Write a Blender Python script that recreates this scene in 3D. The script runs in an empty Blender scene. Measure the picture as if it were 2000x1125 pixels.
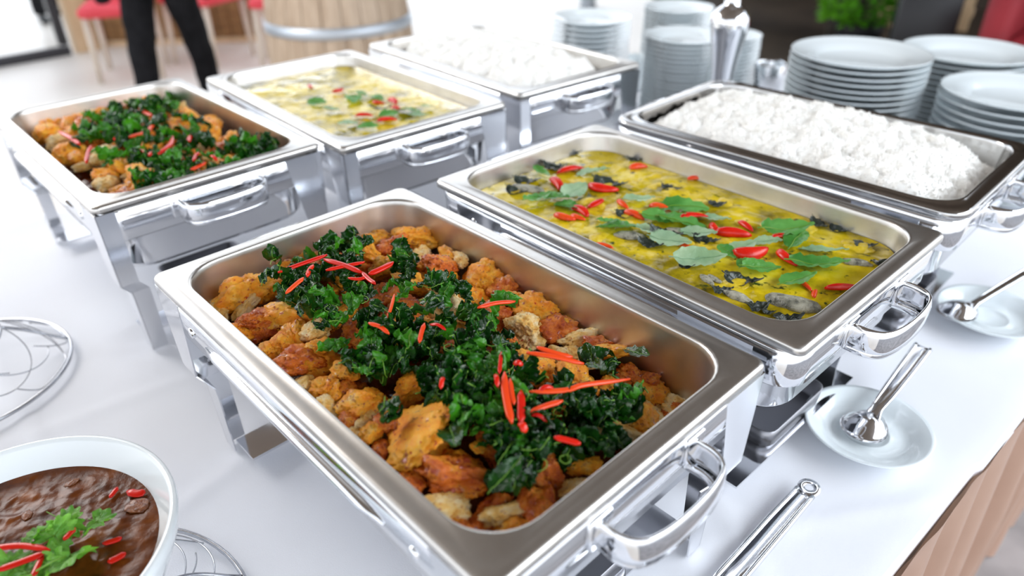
import bpy, math, random
import numpy as np
from mathutils import Matrix, Vector, noise as mnoise

R0 = random.Random(7)
sc = bpy.context.scene
COL = sc.collection

# ------------------------------------------------------------------ camera, world, lights, exposure
FPX, CH, PITCH, ROLL = 1404.2, 0.3798, 0.55242, -0.01381
RIM = 0.99                     # height of the pan rims
TAB = 0.75                     # table height
_f = np.array([0, math.cos(PITCH), -math.sin(PITCH)])
_r0 = np.array([1.0, 0, 0]); _u0 = np.cross(_r0, _f)
_r = math.cos(ROLL) * _r0 + math.sin(ROLL) * _u0
_u = -math.sin(ROLL) * _r0 + math.cos(ROLL) * _u0
CAM = np.array([0, 0, RIM + CH])

cd = bpy.data.cameras.new('camera'); cam = bpy.data.objects.new('camera', cd); COL.objects.link(cam)
cd.sensor_width = 36; cd.lens = FPX / 2000 * 36; cd.clip_start = 0.02; cd.clip_end = 200
M = Matrix(((_r[0], _u[0], -_f[0], 0), (_r[1], _u[1], -_f[1], 0), (_r[2], _u[2], -_f[2], CAM[2]), (0, 0, 0, 1)))
cam.matrix_world = M
cd.dof.use_dof = True; cd.dof.focus_distance = 0.71; cd.dof.aperture_fstop = 3.0
sc.camera = cam

def ray(u, v):
    return (u - 1000) / FPX * _r - (v - 562.5) / FPX * _u + _f
def at(u, v, z):
    d = ray(u, v); t = (z - CAM[2]) / d[2]; return CAM + d * t
def depth_at(u, v, d):
    return CAM + ray(u, v) * d
def ppm(P):                    # pixels per metre at a point
    return FPX / float(np.dot(np.asarray(P) - CAM, _f))

w = bpy.data.worlds.new('world'); sc.world = w; w.use_nodes = True
nt = w.node_tree; bg = nt.nodes['Background']
tc = nt.nodes.new('ShaderNodeTexCoord'); sp = nt.nodes.new('ShaderNodeSeparateXYZ'); cr = nt.nodes.new('ShaderNodeValToRGB')
nt.links.new(tc.outputs['Generated'], sp.inputs[0]); nt.links.new(sp.outputs['Z'], cr.inputs[0]); nt.links.new(cr.outputs[0], bg.inputs[0])
cr.color_ramp.elements[0].color = (0.93, 0.96, 1.0, 1); cr.color_ramp.elements[1].color = (0.72, 0.84, 1.0, 1)
bg.inputs[1].default_value = 1.55

def area(name, loc, target, sx, sy, power, color):
    l = bpy.data.lights.new(name, 'AREA'); l.shape = 'RECTANGLE'; l.size = sx; l.size_y = sy; l.energy = power; l.color = color
    o = bpy.data.objects.new(name, l); COL.objects.link(o); o.location = loc
    o.rotation_euler = (Vector(target) - Vector(loc)).to_track_quat('-Z', 'Y').to_euler(); return o
area('daylight_right', (2.7, 0.1, 2.7), (0.35, 1.2, 0.9), 3.6, 1.6, 92, (0.86, 0.93, 1.0))
area('daylight_left', (-2.6, 2.2, 2.75), (-0.3, 0.8, 0.9), 1.6, 1.4, 55, (1.0, 0.98, 0.96))
sc.view_settings.view_transform = 'Standard'; sc.view_settings.look = 'None'
sc.view_settings.exposure = 0.46; sc.view_settings.gamma = 1; sc.view_settings.use_curve_mapping = False

# ------------------------------------------------------------------ materials
MATS = {}
def pmat(name, col, rough=0.5, metal=0.0, coat=0.0, spec=0.5, sss=0, trans=0, sheen=0):
    m = bpy.data.materials.new(name); m.use_nodes = True
    b = m.node_tree.nodes['Principled BSDF']
    b.inputs['Base Color'].default_value = (*col, 1); b.inputs['Roughness'].default_value = rough
    b.inputs['Metallic'].default_value = metal; b.inputs['Coat Weight'].default_value = coat; b.inputs['Coat Roughness'].default_value = 0.08
    b.inputs['Specular IOR Level'].default_value = spec
    if sss: b.inputs['Subsurface Weight'].default_value = sss; b.inputs['Subsurface Radius'].default_value = (.01, .006, .004); b.inputs['Subsurface Scale'].default_value = 1
    if trans: b.inputs['Transmission Weight'].default_value = trans
    if sheen: b.inputs['Sheen Weight'].default_value = sheen
    MATS[name] = m; return m
def N(m, t, **k):
    n = m.node_tree.nodes.new(t)
    for a, v in k.items(): setattr(n, a, v)
    return n
def L(m, a, b): m.node_tree.links.new(a, b)
def noise_node(m, scale, detail=3, rough=.55, coord='Object', stretch=None, seed_obj=False):
    t = N(m, 'ShaderNodeTexCoord'); n = N(m, 'ShaderNodeTexNoise'); n.inputs['Scale'].default_value = scale
    n.inputs['Detail'].default_value = detail; n.inputs['Roughness'].default_value = rough
    src = t.outputs[coord]
    if stretch:
        mp = N(m, 'ShaderNodeMapping'); mp.inputs['Scale'].default_value = stretch; L(m, src, mp.inputs[0]); src = mp.outputs[0]
    if seed_obj:
        oi = N(m, 'ShaderNodeObjectInfo'); va = N(m, 'ShaderNodeVectorMath', operation='SCALE'); cv = N(m, 'ShaderNodeCombineXYZ')
        for i in range(3): L(m, oi.outputs['Random'], cv.inputs[i])
        L(m, cv.outputs[0], va.inputs[0]); va.inputs['Scale'].default_value = 31
        ad = N(m, 'ShaderNodeVectorMath', operation='ADD'); L(m, src, ad.inputs[0]); L(m, va.outputs[0], ad.inputs[1]); src = ad.outputs[0]
    L(m, src, n.inputs['Vector']); return n
def ramp(m, fac, stops):
    c = N(m, 'ShaderNodeValToRGB'); e = c.color_ramp.elements
    while len(e) < len(stops): e.new(0.5)
    for i, (p, col) in enumerate(stops): e[i].position = p; e[i].color = (*col, 1)
    L(m, fac, c.inputs[0]); return c
def colour(m, sock): L(m, sock, m.node_tree.nodes['Principled BSDF'].inputs['Base Color'])
def bump(m, h, strength=.3, dist=.002):
    b = N(m, 'ShaderNodeBump'); b.inputs['Strength'].default_value = strength; b.inputs['Distance'].default_value = dist
    L(m, h, b.inputs['Height']); L(m, b.outputs[0], m.node_tree.nodes['Principled BSDF'].inputs['Normal'])
def noisy(name, stops, scale, rough=.5, bs=.3, bd=.002, bscale=None, detail=4, stretch=None, seed_obj=False, **k):
    m = pmat(name, stops[0][1], rough, **k); n = noise_node(m, scale, detail, stretch=stretch, seed_obj=seed_obj)
    colour(m, ramp(m, n.outputs[0], stops).outputs[0])
    if bs:
        n2 = noise_node(m, bscale or scale * 3, 4, stretch=stretch); bump(m, n2.outputs[0], bs, bd)
    return m

steel = noisy('brushed_steel', [(.3, (.60, .57, .53)), (.7, (.70, .68, .65))], 30, .33, .05, .0005, 300, metal=1, stretch=(1, 1, 1))
chrome = noisy('polished_steel', [(.3, (.78, .79, .82)), (.7, (.84, .85, .87))], 8, .09, .03, .0006, 14, metal=1)
darksteel = pmat('tray_steel', (.28, .28, .30), .32, 1)
wire = pmat('wire_steel', (.42, .43, .46), .2, 1)
cloth = noisy('white_cloth', [(.3, (.81, .82, .87)), (.7, (.86, .87, .91))], 3, .85, .25, .001, 900, sheen=.2)
_wv = noise_node(cloth, 5, 2)
satin = noisy('champagne_satin', [(.3, (.60, .39, .29)), (.7, (.68, .46, .35))], 6, .3, .1, .001, 60, spec=.8, metal=.45)
ceramic = noisy('white_porcelain', [(.3, (.77, .83, .855)), (.7, (.80, .86, .88))], 5, .14, 0, coat=.4)
bowlmat = noisy('bowl_porcelain', [(.3, (.82, .87, .88)), (.7, (.85, .89, .90))], 5, .12, 0, coat=.5)

def chicken_mat(name, stops, rough, glaze):
    m = pmat(name, stops[0][1], rough, spec=.4)
    n = noise_node(m, 1.6, 5, .65, seed_obj=True)
    base = ramp(m, n.outputs[0], stops)
    n2 = noise_node(m, 3.2, 5, .6, seed_obj=True)
    r2 = ramp(m, n2.outputs[0], [(glaze, (0, 0, 0)), (glaze + .09, (1, 1, 1))])
    mx = N(m, 'ShaderNodeMix', data_type='RGBA'); L(m, r2.outputs[0], mx.inputs[0]); L(m, base.outputs[0], mx.inputs[6]); mx.inputs[7].default_value = (.42, .045, .005, 1)
    colour(m, mx.outputs[2])
    n4 = noise_node(m, 6.5, 3, .5, seed_obj=True); r4 = ramp(m, n4.outputs[0], [(.66, (0, 0, 0)), (.71, (1, 1, 1))]); mx2 = N(m, 'ShaderNodeMix', data_type='RGBA'); L(m, r4.outputs[0], mx2.inputs[0]); L(m, mx.outputs[2], mx2.inputs[6]); mx2.inputs[7].default_value = (.50, .02, .004, 1); colour(m, mx2.outputs[2])
    mr = N(m, 'ShaderNodeMapRange'); L(m, r2.outputs[0], mr.inputs[0]); mr.inputs[3].default_value = .06; mr.inputs[4].default_value = 1; L(m, mr.outputs[0], m.node_tree.nodes['Principled BSDF'].inputs['Coat Weight'])
    n3 = noise_node(m, 9, 6, .72, seed_obj=True); bump(m, n3.outputs[0], .6, .003)
    b = m.node_tree.nodes['Principled BSDF']; b.inputs['Coat Roughness'].default_value = .18
    return m
ch_gold = chicken_mat('golden_batter', [(.30, (.74, .17, .006)), (.44, (.94, .32, .010)), (.58, (.97, .46, .03)), (.72, (.97, .70, .25))], .36, .57)
ch_pale = chicken_mat('pale_batter', [(.3, (.78, .34, .04)), (.46, (.90, .56, .16)), (.66, (.95, .80, .50))], .4, .66)
ch_glaze = chicken_mat('glazed_batter', [(.33, (.42, .05, .005)), (.5, (.74, .17, .01)), (.66, (.92, .40, .04))], .26, .53)
saucebed = noisy('red_brown_sauce', [(.35, (.07, .012, .003)), (.65, (.20, .035, .007))], 25, .22, .6, .004, 60, coat=.3)

def leaf_mat(name, dark, light, vein, rough, transl, scale=1.5):
    m = pmat(name, dark, rough, spec=.45); b = m.node_tree.nodes['Principled BSDF']
    n = noise_node(m, scale, 3, seed_obj=True); c = ramp(m, n.outputs[0], [(.35, dark), (.68, light)]); colour(m, c.outputs[0])
    n2 = noise_node(m, 8, 3); bump(m, n2.outputs[0], .5, .003)
    t = N(m, 'ShaderNodeBsdfTranslucent'); t.inputs[0].default_value = (*[min(1, x * 1.8) for x in light], 1)
    mx = N(m, 'ShaderNodeMixShader'); mx.inputs[0].default_value = transl
    out = m.node_tree.nodes['Material Output']; L(m, b.outputs[0], mx.inputs[1]); L(m, t.outputs[0], mx.inputs[2]); L(m, mx.outputs[0], out.inputs[0])
    return m
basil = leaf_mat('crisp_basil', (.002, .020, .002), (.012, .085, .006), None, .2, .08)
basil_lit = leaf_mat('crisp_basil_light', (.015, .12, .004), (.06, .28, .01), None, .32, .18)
fresh = leaf_mat('fresh_basil', (.04, .20, .03), (.14, .40, .09), None, .33, .2)
palefresh = leaf_mat('pale_basil', (.22, .38, .22), (.42, .58, .38), None, .4, .15)
darkleaf = leaf_mat('dark_cooked_leaf', (.012, .018, .014), (.05, .065, .05), None, .28, .03)
cori = leaf_mat('coriander', (.07, .27, .02), (.20, .48, .05), None, .35, .2)
stem = pmat('leaf_vein', (.14, .30, .025), .45)
chili = noisy('red_chili', [(.3, (.50, .006, .003)), (.6, (.70, .016, .005)), (.8, (.78, .05, .010))], 1.2, .25, .15, .002, 5, seed_obj=True, spec=.4)
chili_or = noisy('orange_chili', [(.3, (.74, .03, .005)), (.7, (.84, .10, .012))], 1.5, .3, .15, .002, 5, seed_obj=True, spec=.4)
chili_in = pmat('chili_inside', (.85, .22, .12), .35, coat=.3)
eggp = noisy('eggplant_flesh', [(.35, (.10, .10, .075)), (.5, (.32, .31, .24)), (.7, (.50, .48, .38))], 2.2, .35, .3, .04, 6, seed_obj=True)
curryblob = noisy('curry_coated_chicken', [(.3, (.56, .38, .006)), (.55, (.72, .53, .03)), (.75, (.80, .66, .20))], 1.5, .3, .4, .003, 4, seed_obj=True, spec=.35)

curry = pmat('green_curry', (.5, .38, .02), .2, spec=.35)
_n = noise_node(curry, 16, 6, .62); _c = ramp(curry, _n.outputs[0], [(.30, (.10, .075, .003)), (.41, (.33, .25, .004)), (.54, (.68, .50, .008)), (.74, (.80, .66, .10))])
_n2 = noise_node(curry, 60, 4, .6); _r2 = ramp(curry, _n2.outputs[0], [(.60, (0, 0, 0)), (.68, (1, 1, 1))])
_mx = N(curry, 'ShaderNodeMix', data_type='RGBA'); L(curry, _r2.outputs[0], _mx.inputs[0]); L(curry, _c.outputs[0], _mx.inputs[6]); _mx.inputs[7].default_value = (.04, .055, .008, 1)
colour(curry, _mx.outputs[2]); _n3 = noise_node(curry, 45, 4); bump(curry, _n3.outputs[0], .35, .003)
rice = noisy('steamed_rice', [(.3, (.93, .91, .86)), (.7, (.96, .95, .92))], 60, .5, .2, .001, 250)
gravy = pmat('brown_gravy', (.1, .03, .008), .26, spec=.2)
_n = noise_node(gravy, 30, 5, .6); colour(gravy, ramp(gravy, _n.outputs[0], [(.35, (.055, .012, .002)), (.55, (.14, .034, .004)), (.75, (.27, .075, .008))]).outputs[0]); _n3 = noise_node(gravy, 130, 4, .6); bump(gravy, _n3.outputs[0], .5, .0008)
chunk = noisy('bean_paste', [(.3, (.13, .03, .005)), (.7, (.28, .08, .012))], 3, .22, .3, .1, 6, seed_obj=True, coat=.3)

floor_m = noisy('beige_stone_floor', [(.3, (.70, .63, .55)), (.7, (.80, .73, .65))], 1.2, .35, .1, .002, 20)
grey_m = noisy('shaded_grey_floor', [(.35, (.20, .19, .19)), (.65, (.34, .32, .32))], 5, .7, .2, .003, 40)  # grey carries the shade on the floor near the table
ceil_m = noisy('timber_ceiling', [(.3, (.10, .078, .062)), (.7, (.18, .14, .11))], 2, .6, .2, .004, 9, stretch=(1, 8, 1))
counter_m = noisy('brown_timber', [(.3, (.16, .075, .025)), (.7, (.33, .17, .06))], 5, .5, .2, .003, 14, stretch=(1, 1, 6))
tan_m = noisy('tan_timber', [(.3, (.62, .42, .24)), (.7, (.74, .54, .34))], 4, .5, .1, .002, 12, stretch=(4, 4, 1))
stave_m = noisy('weathered_oak', [(.3, (.34, .24, .16)), (.7, (.55, .43, .32))], 5, .6, .3, .003, 22, stretch=(5, 5, .6), seed_obj=True)
hoop_m = pmat('galvanised_hoop', (.55, .60, .66), .45, .7)
black_cloth = noisy('black_trouser_cloth', [(.3, (.006, .006, .007)), (.7, (.014, .014, .016))], 15, .9, .3, .003, 40, spec=.08)
shoe_m = pmat('black_leather', (.01, .01, .01), .4)
skin_m = pmat('skin', (.55, .33, .24), .5)
red_m = noisy('red_upholstery', [(.3, (.62, .035, .05)), (.7, (.74, .07, .09))], 6, .6, .2, .002, 200)
red_dk = noisy('dark_red_fabric', [(.3, (.20, .006, .012)), (.7, (.28, .010, .018))], 6, .7, .2, .002, 150)
legwood = pmat('pale_leg_wood', (.62, .52, .42), .5)
frame_m = pmat('dark_door_frame', (.03, .03, .035), .4)
glass_m = pmat('door_glass', (1, 1, 1), .02, trans=1.0); glass_m.node_tree.nodes['Principled BSDF'].inputs['IOR'].default_value = 1.1
wall_dk = noisy('dark_stained_wall', [(.3, (.035, .022, .013)), (.7, (.075, .05, .03))], 3, .7, .2, .004, 10)
plant_m = leaf_mat('plant_leaf', (.04, .20, .008), (.16, .42, .02), None, .5, .3)
pot_m = pmat('black_planter', (.012, .012, .014), .5)
bark_m = noisy('dark_bark', [(.3, (.02, .016, .012)), (.7, (.05, .04, .03))], 12, .8, .3, .004, 30)
greyc = noisy('grey_green_cushion', [(.3, (.16, .18, .15)), (.7, (.24, .26, .22))], 6, .8, .2, .003, 60)
metalgrey = pmat('grey_post_paint', (.30, .32, .34), .5)
white_wall = pmat('white_plaster', (.8, .8, .8), .7)

# ------------------------------------------------------------------ mesh helpers
def mesh(name, V, F, mats, smooth=True, mi=None):
    me = bpy.data.meshes.new(name); me.from_pydata([tuple(map(float, v)) for v in V], [], [tuple(map(int, f)) for f in F])
    for m in (mats if isinstance(mats, (list, tuple)) else [mats]): me.materials.append(m)
    if smooth: me.polygons.foreach_set('use_smooth', [True] * len(me.polygons))
    if mi is not None: me.polygons.foreach_set('material_index', [int(x) for x in mi])
    me.update(); return me
def obj(name, me, parent=None, loc=None, rot=None, scale=None):
    o = bpy.data.objects.new(name, me); COL.objects.link(o)
    if parent: o.parent = parent
    if loc is not None: o.location = [float(x) for x in loc]
    if rot is not None: o.rotation_euler = rot
    if scale is not None: o.scale = scale
    return o
def tag(o, label, cat, group=None, kind=None):
    o['label'] = label; o['category'] = cat
    if group: o['group'] = group
    if kind: o['kind'] = kind
    return o
def empty(name, loc, rz=0):
    o = bpy.data.objects.new(name, None); COL.objects.link(o); o.location = [float(x) for x in loc]; o.rotation_euler = (0, 0, rz); o.empty_display_size = .02; return o
def structure(o, label=None):
    o['kind'] = 'structure'
    if label: o['label'] = label
    return o
class B:                        # joins shapes into one mesh
    def __init__(s): s.V = []; s.F = []; s.mi = []
    def add(s, V, F, m=0):
        k = len(s.V); s.V += [tuple(map(float, v)) for v in V]; s.F += [tuple(int(i) + k for i in f) for f in F]; s.mi += [m] * len(F); return s
    def me(s, name, mats, smooth=True): return mesh(name, s.V, s.F, mats, smooth, s.mi)
def box(c, d, bev=0.0):
    hx, hy, hz = d[0] / 2, d[1] / 2, d[2] / 2
    if not bev:
        V = [(c[0] + sx * hx, c[1] + sy * hy, c[2] + sz * hz) for sz in (-1, 1) for sy in (-1, 1) for sx in (-1, 1)]
        return V, [(0, 2, 3, 1), (4, 5, 7, 6), (0, 1, 5, 4), (2, 6, 7, 3), (0, 4, 6, 2), (1, 3, 7, 5)]
    P = []
    for z, k in ((-hz, bev), (-hz + bev, 0), (hz - bev, 0), (hz, bev)):
        P.append(rrect(hx - k, hy - k, max(bev - k * .5, bev * .5), z, 3) + np.array(c))
    return loft(P, True, True)
def rrect(hx, hy, r, z, n=6):
    r = max(1e-5, min(r, hx * .999, hy * .999)); P = []
    for cx, cy, a0 in ((hx - r, hy - r, 0), (-hx + r, hy - r, 90), (-hx + r, -hy + r, 180), (hx - r, -hy + r, 270)):
        for i in range(n + 1):
            a = math.radians(a0 + 90 * i / n); P.append((cx + r * math.cos(a), cy + r * math.sin(a), z))
    return np.array(P)
def loft(loops, cap0=False, cap1=False, close=True):
    n = len(loops[0]); V = np.concatenate(loops); F = []
    for k in range(len(loops) - 1):
        for i in range(n if close else n - 1):
            j = (i + 1) % n; F.append((k * n + i, k * n + j, (k + 1) * n + j, (k + 1) * n + i))
    if cap0: F.append(tuple(range(n))[::-1])
    if cap1: F.append(tuple((len(loops) - 1) * n + i for i in range(n)))
    return V, F
def lathe(prof, n=40, c=(0, 0, 0), cap0=False, cap1=False):
    loops = [np.array([(c[0] + r * math.cos(2 * math.pi * i / n), c[1] + r * math.sin(2 * math.pi * i / n), c[2] + z) for i in range(n)]) for r, z in prof]
    return loft(loops, cap0, cap1)
def frames(P, closed=False):
    P = np.asarray(P, float); n = len(P)
    T = np.roll(P, -1, 0) - np.roll(P, 1, 0) if closed else np.gradient(P, axis=0)
    T /= np.linalg.norm(T, axis=1)[:, None] + 1e-12; return P, T
def tube(P, r, n=6, closed=False, cap=True):
    P, T = frames(P, closed); rr = np.broadcast_to(r, (len(P),)); loops = []; up = np.array([0, 0, 1.0])
    if abs(T[0] @ up) > .95: up = np.array([1.0, 0, 0])
    a = np.cross(up, T[0]); a /= np.linalg.norm(a)
    for p, t, q in zip(P, T, rr):
        a = a - t * (a @ t); a /= np.linalg.norm(a); b = np.cross(t, a)
        loops.append(np.array([p + q * (math.cos(2 * math.pi * i / n) * a + math.sin(2 * math.pi * i / n) * b) for i in range(n)]))
    if closed: loops.append(loops[0].copy())
    return loft(loops, cap and not closed, cap and not closed)
def strip(P, w, t, up=(0, 0, 1), rnd=True):
    """a flat bar along P: width w sideways, thickness t along up"""
    P, T = frames(P); w = np.broadcast_to(w, (len(P),)); t = np.broadcast_to(t, (len(P),)); up = np.array(up, float); loops = []
    for p, d, a, b in zip(P, T, w, t):
        s = np.cross(d, up); s /= np.linalg.norm(s) + 1e-12; u = np.cross(s, d)
        pr = [(-1, -.35), (-.75, -1), (.75, -1), (1, -.35), (1, .35), (.75, 1), (-.75, 1), (-1, .35)] if rnd else [(-1, -1), (1, -1), (1, 1), (-1, 1)]
        loops.append(np.array([p + s * x * a / 2 + u * y * b / 2 for x, y in pr]))
    return loft(loops, True, True)
def smoothpath(P, k=6):
    P = np.asarray(P, float); out = []
    Q = np.vstack([2 * P[0] - P[1], P, 2 * P[-1] - P[-2]])
    for i in range(1, len(Q) - 2):
        for j in range(k):
            t = j / k; a, b, c, d = Q[i - 1:i + 3]
            out.append(.5 * (2 * b + (c - a) * t + (2 * a - 5 * b + 4 * c - d) * t * t + (-a + 3 * b - 3 * c + d) * t ** 3))
    out.append(P[-1]); return np.array(out)
def gridmesh(fn, nu, nv):
    V = [fn(i / (nu - 1), j / (nv - 1)) for j in range(nv) for i in range(nu)]
    F = [(j * nu + i, j * nu + i + 1, (j + 1) * nu + i + 1, (j + 1) * nu + i) for j in range(nv - 1) for i in range(nu - 1)]
    return V, F
def sstep(a, b, x): t = max(0, min(1, (x - a) / (b - a))); return t * t * (3 - 2 * t)
def nz(x, y, z=0.0): return mnoise.noise(Vector((x, y, z)))
def ico(sub):
    import bmesh
    b = bmesh.new(); bmesh.ops.create_icosphere(b, subdivisions=sub, radius=1)
    V = np.array([v.co[:] for v in b.verts]); F = [[v.index for v in f.verts] for f in b.faces]; b.free(); return V, F
ICO5 = ico(5); ICO4 = ico(4); ICO3 = ico(3); ICO2 = ico(2)

# ------------------------------------------------------------------ setting
fl = obj('floor', mesh('floor', *box((0, 6, -.05), (40, 40, .1)), floor_m, False)); structure(fl, 'pale beige stone floor around the buffet')
V, F = box((2.6, -1.0, .004), (4.6, 5.0, .012)); structure(obj('floor', mesh('floor_slab', V, F, grey_m, False)), 'grey mottled floor slab beside the table, shade put into its colour')  # separate slab, darker than the floor to paint in the shade by the table
V, F = box((4.9, 6.4, .004), (6.8, 6.0, .014)); structure(obj('floor_shaded', mesh('floor_shaded', V, F, wall_dk, False)), 'dark brown floor behind the dinner plates, shade put into its colour')  # dark slab added where the floor lies in shade
structure(obj('ceiling', mesh('ceiling', *box((-.2, .6, 3.15), (7.2, 6.2, .1)), ceil_m, False)))
structure(obj('ceiling', mesh('ceiling', *box((4.6, 6.2, 3.15), (7.4, 5.0, .1)), ceil_m, False)))
wall = obj('wall_right', mesh('wall_right', *box((0, 0, 1.55), (6.4, .15, 3.1)), wall_dk, False), loc=(4.9, 6.9, 0), rot=(0, 0, math.radians(-28))); structure(wall)

TD = np.array([.757, .653]); TN = np.array([-.653, .757]); P0 = np.array([.54, .606])   # table edge direction, inward normal, a point on the near edge
def tp(s, t, z): return np.array([P0[0] + TD[0] * s + TN[0] * t, P0[1] + TD[1] * s + TN[1] * t, z])
TW, S0, S1 = 1.50, -1.75, 1.42
tb = empty('banquet_table', (*tp((S0 + S1) / 2, TW / 2, 0)[:2], 0), math.atan2(TD[1], TD[0]))
tag(tb, 'long banquet table under the white tablecloth carrying all six chafing dishes', 'table')
obj('table_top', mesh('table_top', *box((0, 0, TAB - .022), (S1 - S0 - .04, TW - .04, .03), .004), tan_m), tb)
for sx in (-1, 1):
    for sy in (-1, 1): obj('leg', mesh('leg', *box((sx * 1.45, sy * .6, (TAB - .037) / 2), (.05, .05, TAB - .037), .004), metalgrey), tb)
def cloth_z(s, t):
    p = tp(s, t, 0); z = 0
    for a, off, amp, wd in ((.2, .33, .0026, .008), (.2, .02, .0024, .008), (1.77, .45, .0024, .008), (1.77, -.25, .0026, .010), (2.2, .9, .002, .012), (.75, .02, .0024, .007), (-.6, -.62, .0024, .010)):
        d = p[0] * math.cos(a) + p[1] * math.sin(a) - off; z += amp * math.exp(-(d / wd) ** 2)
    z += .0016 * nz(p[0] * 5, p[1] * 5, 3) + .0035 * max(0, nz(p[0] * 9 + p[1] * 4, p[1] * 3 - p[0] * 2, 9)) ** 2
    return z
CROWS = [('d', -.020), ('d', -.016), ('d', -.011), ('d', -.006), ('d', -.002)] + [('t', x) for x in (.002, .006, .012, .02)] + [('t', x) for x in np.linspace(.03, TW - .01, 150)] + [('e', 0), ('e', -.06), ('e', -.2)]
NCR = len(CROWS)
def cloth_fn(a, b):
    s = S0 + (S1 - S0) * a; edge = .001 * nz(s * 3, 1.3) + .005 * sstep(-.004, .012, s); k, q = CROWS[min(NCR - 1, int(round(b * (NCR - 1))))]
    if k == 'd': return tp(s, -edge - .003 - .0012 * nz(s * 8, q * 30) * (-q / .02), TAB + q - .003)
    if k == 'e': return tp(s, TW + .006, TAB + q - .004)
    e = min(1, q / .02)
    return tp(s, q - (1 - e) * edge, TAB - .003 + (cloth_z(s, q)) * e - .002 * (1 - e) ** 2)
cl = obj('tablecloth', mesh('tablecloth', *gridmesh(cloth_fn, 300, NCR), cloth))
tag(cl, 'white tablecloth spread over the whole buffet table top', 'tablecloth')
def skirt_fn(a, b):
    s = -.9 + (S1 + .88) * a; z = TAB - .014 - (TAB - .03) * b
    ph = s * 40 + 3.0 * nz(s * 4, 5); amp = .0015 + .030 * min(1, b * 2.2) ** .8
    t = -.010 + .026 * b ** .6 - amp * math.sin(ph + .8 * math.sin(ph)) * .9 - .006 * b * nz(s * 11, b * 2)
    return tp(s + .010 * math.sin(ph * .7 + 1) * b, t, z)
sk = obj('table_skirt', mesh('table_skirt', *gridmesh(skirt_fn, 420, 18), satin)); tag(sk, 'champagne satin skirt in loose pleats hanging from the near table edge', 'table skirt')

# ------------------------------------------------------------------ chafing dishes
HX, HY = .265, .1625
# x, y, z offset, yaw, what it holds
DISH = [(-.0802, .5720, 0, -46.7), (.1958, .8097, 0, -47.7), (.4666, 1.0642, -.0, -45.6), (-.5864, 1.1200, -.0, -46.6), (-.2998, 1.3233, 0, -49.2), (-.0253, 1.5812, 0, -50.2)]
def loc2w(i, lx, ly, z=0):
    x, y, dz, a = DISH[i]; a = math.radians(a); c, s = math.cos(a), math.sin(a); return np.array([x + c * lx - s * ly, y + s * lx + c * ly, RIM + z])
def w2loc(i, P):
    x, y, dz, a = DISH[i]; a = math.radians(a); c, s = math.cos(a), math.sin(a); dx, dy = P[0] - x, P[1] - y; return c * dx + s * dy, -s * dx + c * dy

def pan_mesh(name, mat, ro=.010, lip=.010):
    n = 8
    Ls = [rrect(HX - .004, HY - .004, ro, -lip, n), rrect(HX, HY, ro, -lip + .001, n), rrect(HX, HY, ro, -.0035, n), rrect(HX - .0012, HY - .0012, ro, -.001, n), rrect(HX - .004, HY - .004, ro, 0, n),
          rrect(HX - .010, HY - .010, ro + .006, -.0002, n), rrect(HX - .0165, HY - .0165, .042, .0006, n), rrect(HX - .018, HY - .018, .044, .0016, n), rrect(HX - .0195, HY - .0195, .045, .0012, n), rrect(HX - .0205, HY - .0205, .045, -.001, n), rrect(HX - .0212, HY - .0212, .045, -.006, n),
          rrect(HX - .029, HY - .029, .047, -.078, n), rrect(HX - .033, HY - .033, .048, -.090, n), rrect(HX - .042, HY - .042, .046, -.0975, n), rrect(HX - .055, HY - .055, .04, -.1, n)]
    V, F = loft(Ls, False, True); return mesh(name, V, F, mat)
PAN = pan_mesh('food_pan', steel); panpol = noisy('polished_pan_steel', [(.3, (.50, .49, .48)), (.7, (.58, .57, .56))], 20, .12, .03, .0005, 200, metal=1); PANR = pan_mesh('rounded_food_pan', panpol, .030, .0108)

def body_me():
    n = 8
    Ls = [rrect(HX - .016, HY - .016, .03, -.0115, n), rrect(HX - .004, HY - .004, .03, -.0115, n), rrect(HX - .001, HY - .001, .03, -.014, n), rrect(HX - .003, HY - .003, .03, -.0545, n), rrect(HX - .005, HY - .005, .03, -.057, n), rrect(HX - .016, HY - .016, .03, -.0575, n),
          rrect(HX - .020, HY - .020, .035, -.060, n), rrect(HX - .023, HY - .023, .04, -.105, n), rrect(HX - .028, HY - .028, .04, -.114, n), rrect(HX - .040, HY - .040, .04, -.117, n)]
    return mesh('water_pan', *loft(Ls, False, True), chrome)
BODY = body_me()
def handle_me(sx):
    b = B()
    def path(w, out, rr, z):
        return smoothpath(np.array([(sx * (HX - .006), -w, z), (sx * (HX + out * .45), -w, z), (sx * (HX + out * .82), -w + rr * .35, z), (sx * (HX + out), -w + rr * 1.2, z), (sx * (HX + out + .002), 0, z), (sx * (HX + out), w - rr * 1.2, z), (sx * (HX + out * .82), w - rr * .35, z), (sx * (HX + out * .45), w, z), (sx * (HX - .006), w, z)]), 6)
    for P, prof in ((path(.057, .036, .022, -.033), [(-.0012, .0128), (.0004, .0138), (.0018, .0128), (.0034, .006), (.0036, -.004), (.0026, -.0125), (.0006, -.0137), (-.0012, -.0128), (-.0002, -.005), (-.0002, .005)]), (path(.055, .0335, .022, -.0495), [(.003, .0), (.0022, .0032), (0, .0046), (-.0022, .0032), (-.003, 0), (-.0022, -.0032), (0, -.0046), (.0022, -.0032)])):
        P, T = frames(P); loops = []
        for p, t in zip(P, T):
            n_ = np.cross(t, (0, 0, 1)); n_ /= np.linalg.norm(n_); n_ = n_ * (1 if sx > 0 else -1); loops.append(np.array([p + n_ * a + np.array([0, 0, c]) for a, c in prof]))
        b.add(*loft(loops, True, True))
    for y in (-.057, .057): b.add(*box((sx * (HX - .0005), y, -.030), (.004, .024, .030), .0015))
    return b.me('handle', chrome)
HAND = {1: handle_me(1), -1: handle_me(-1)}
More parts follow.
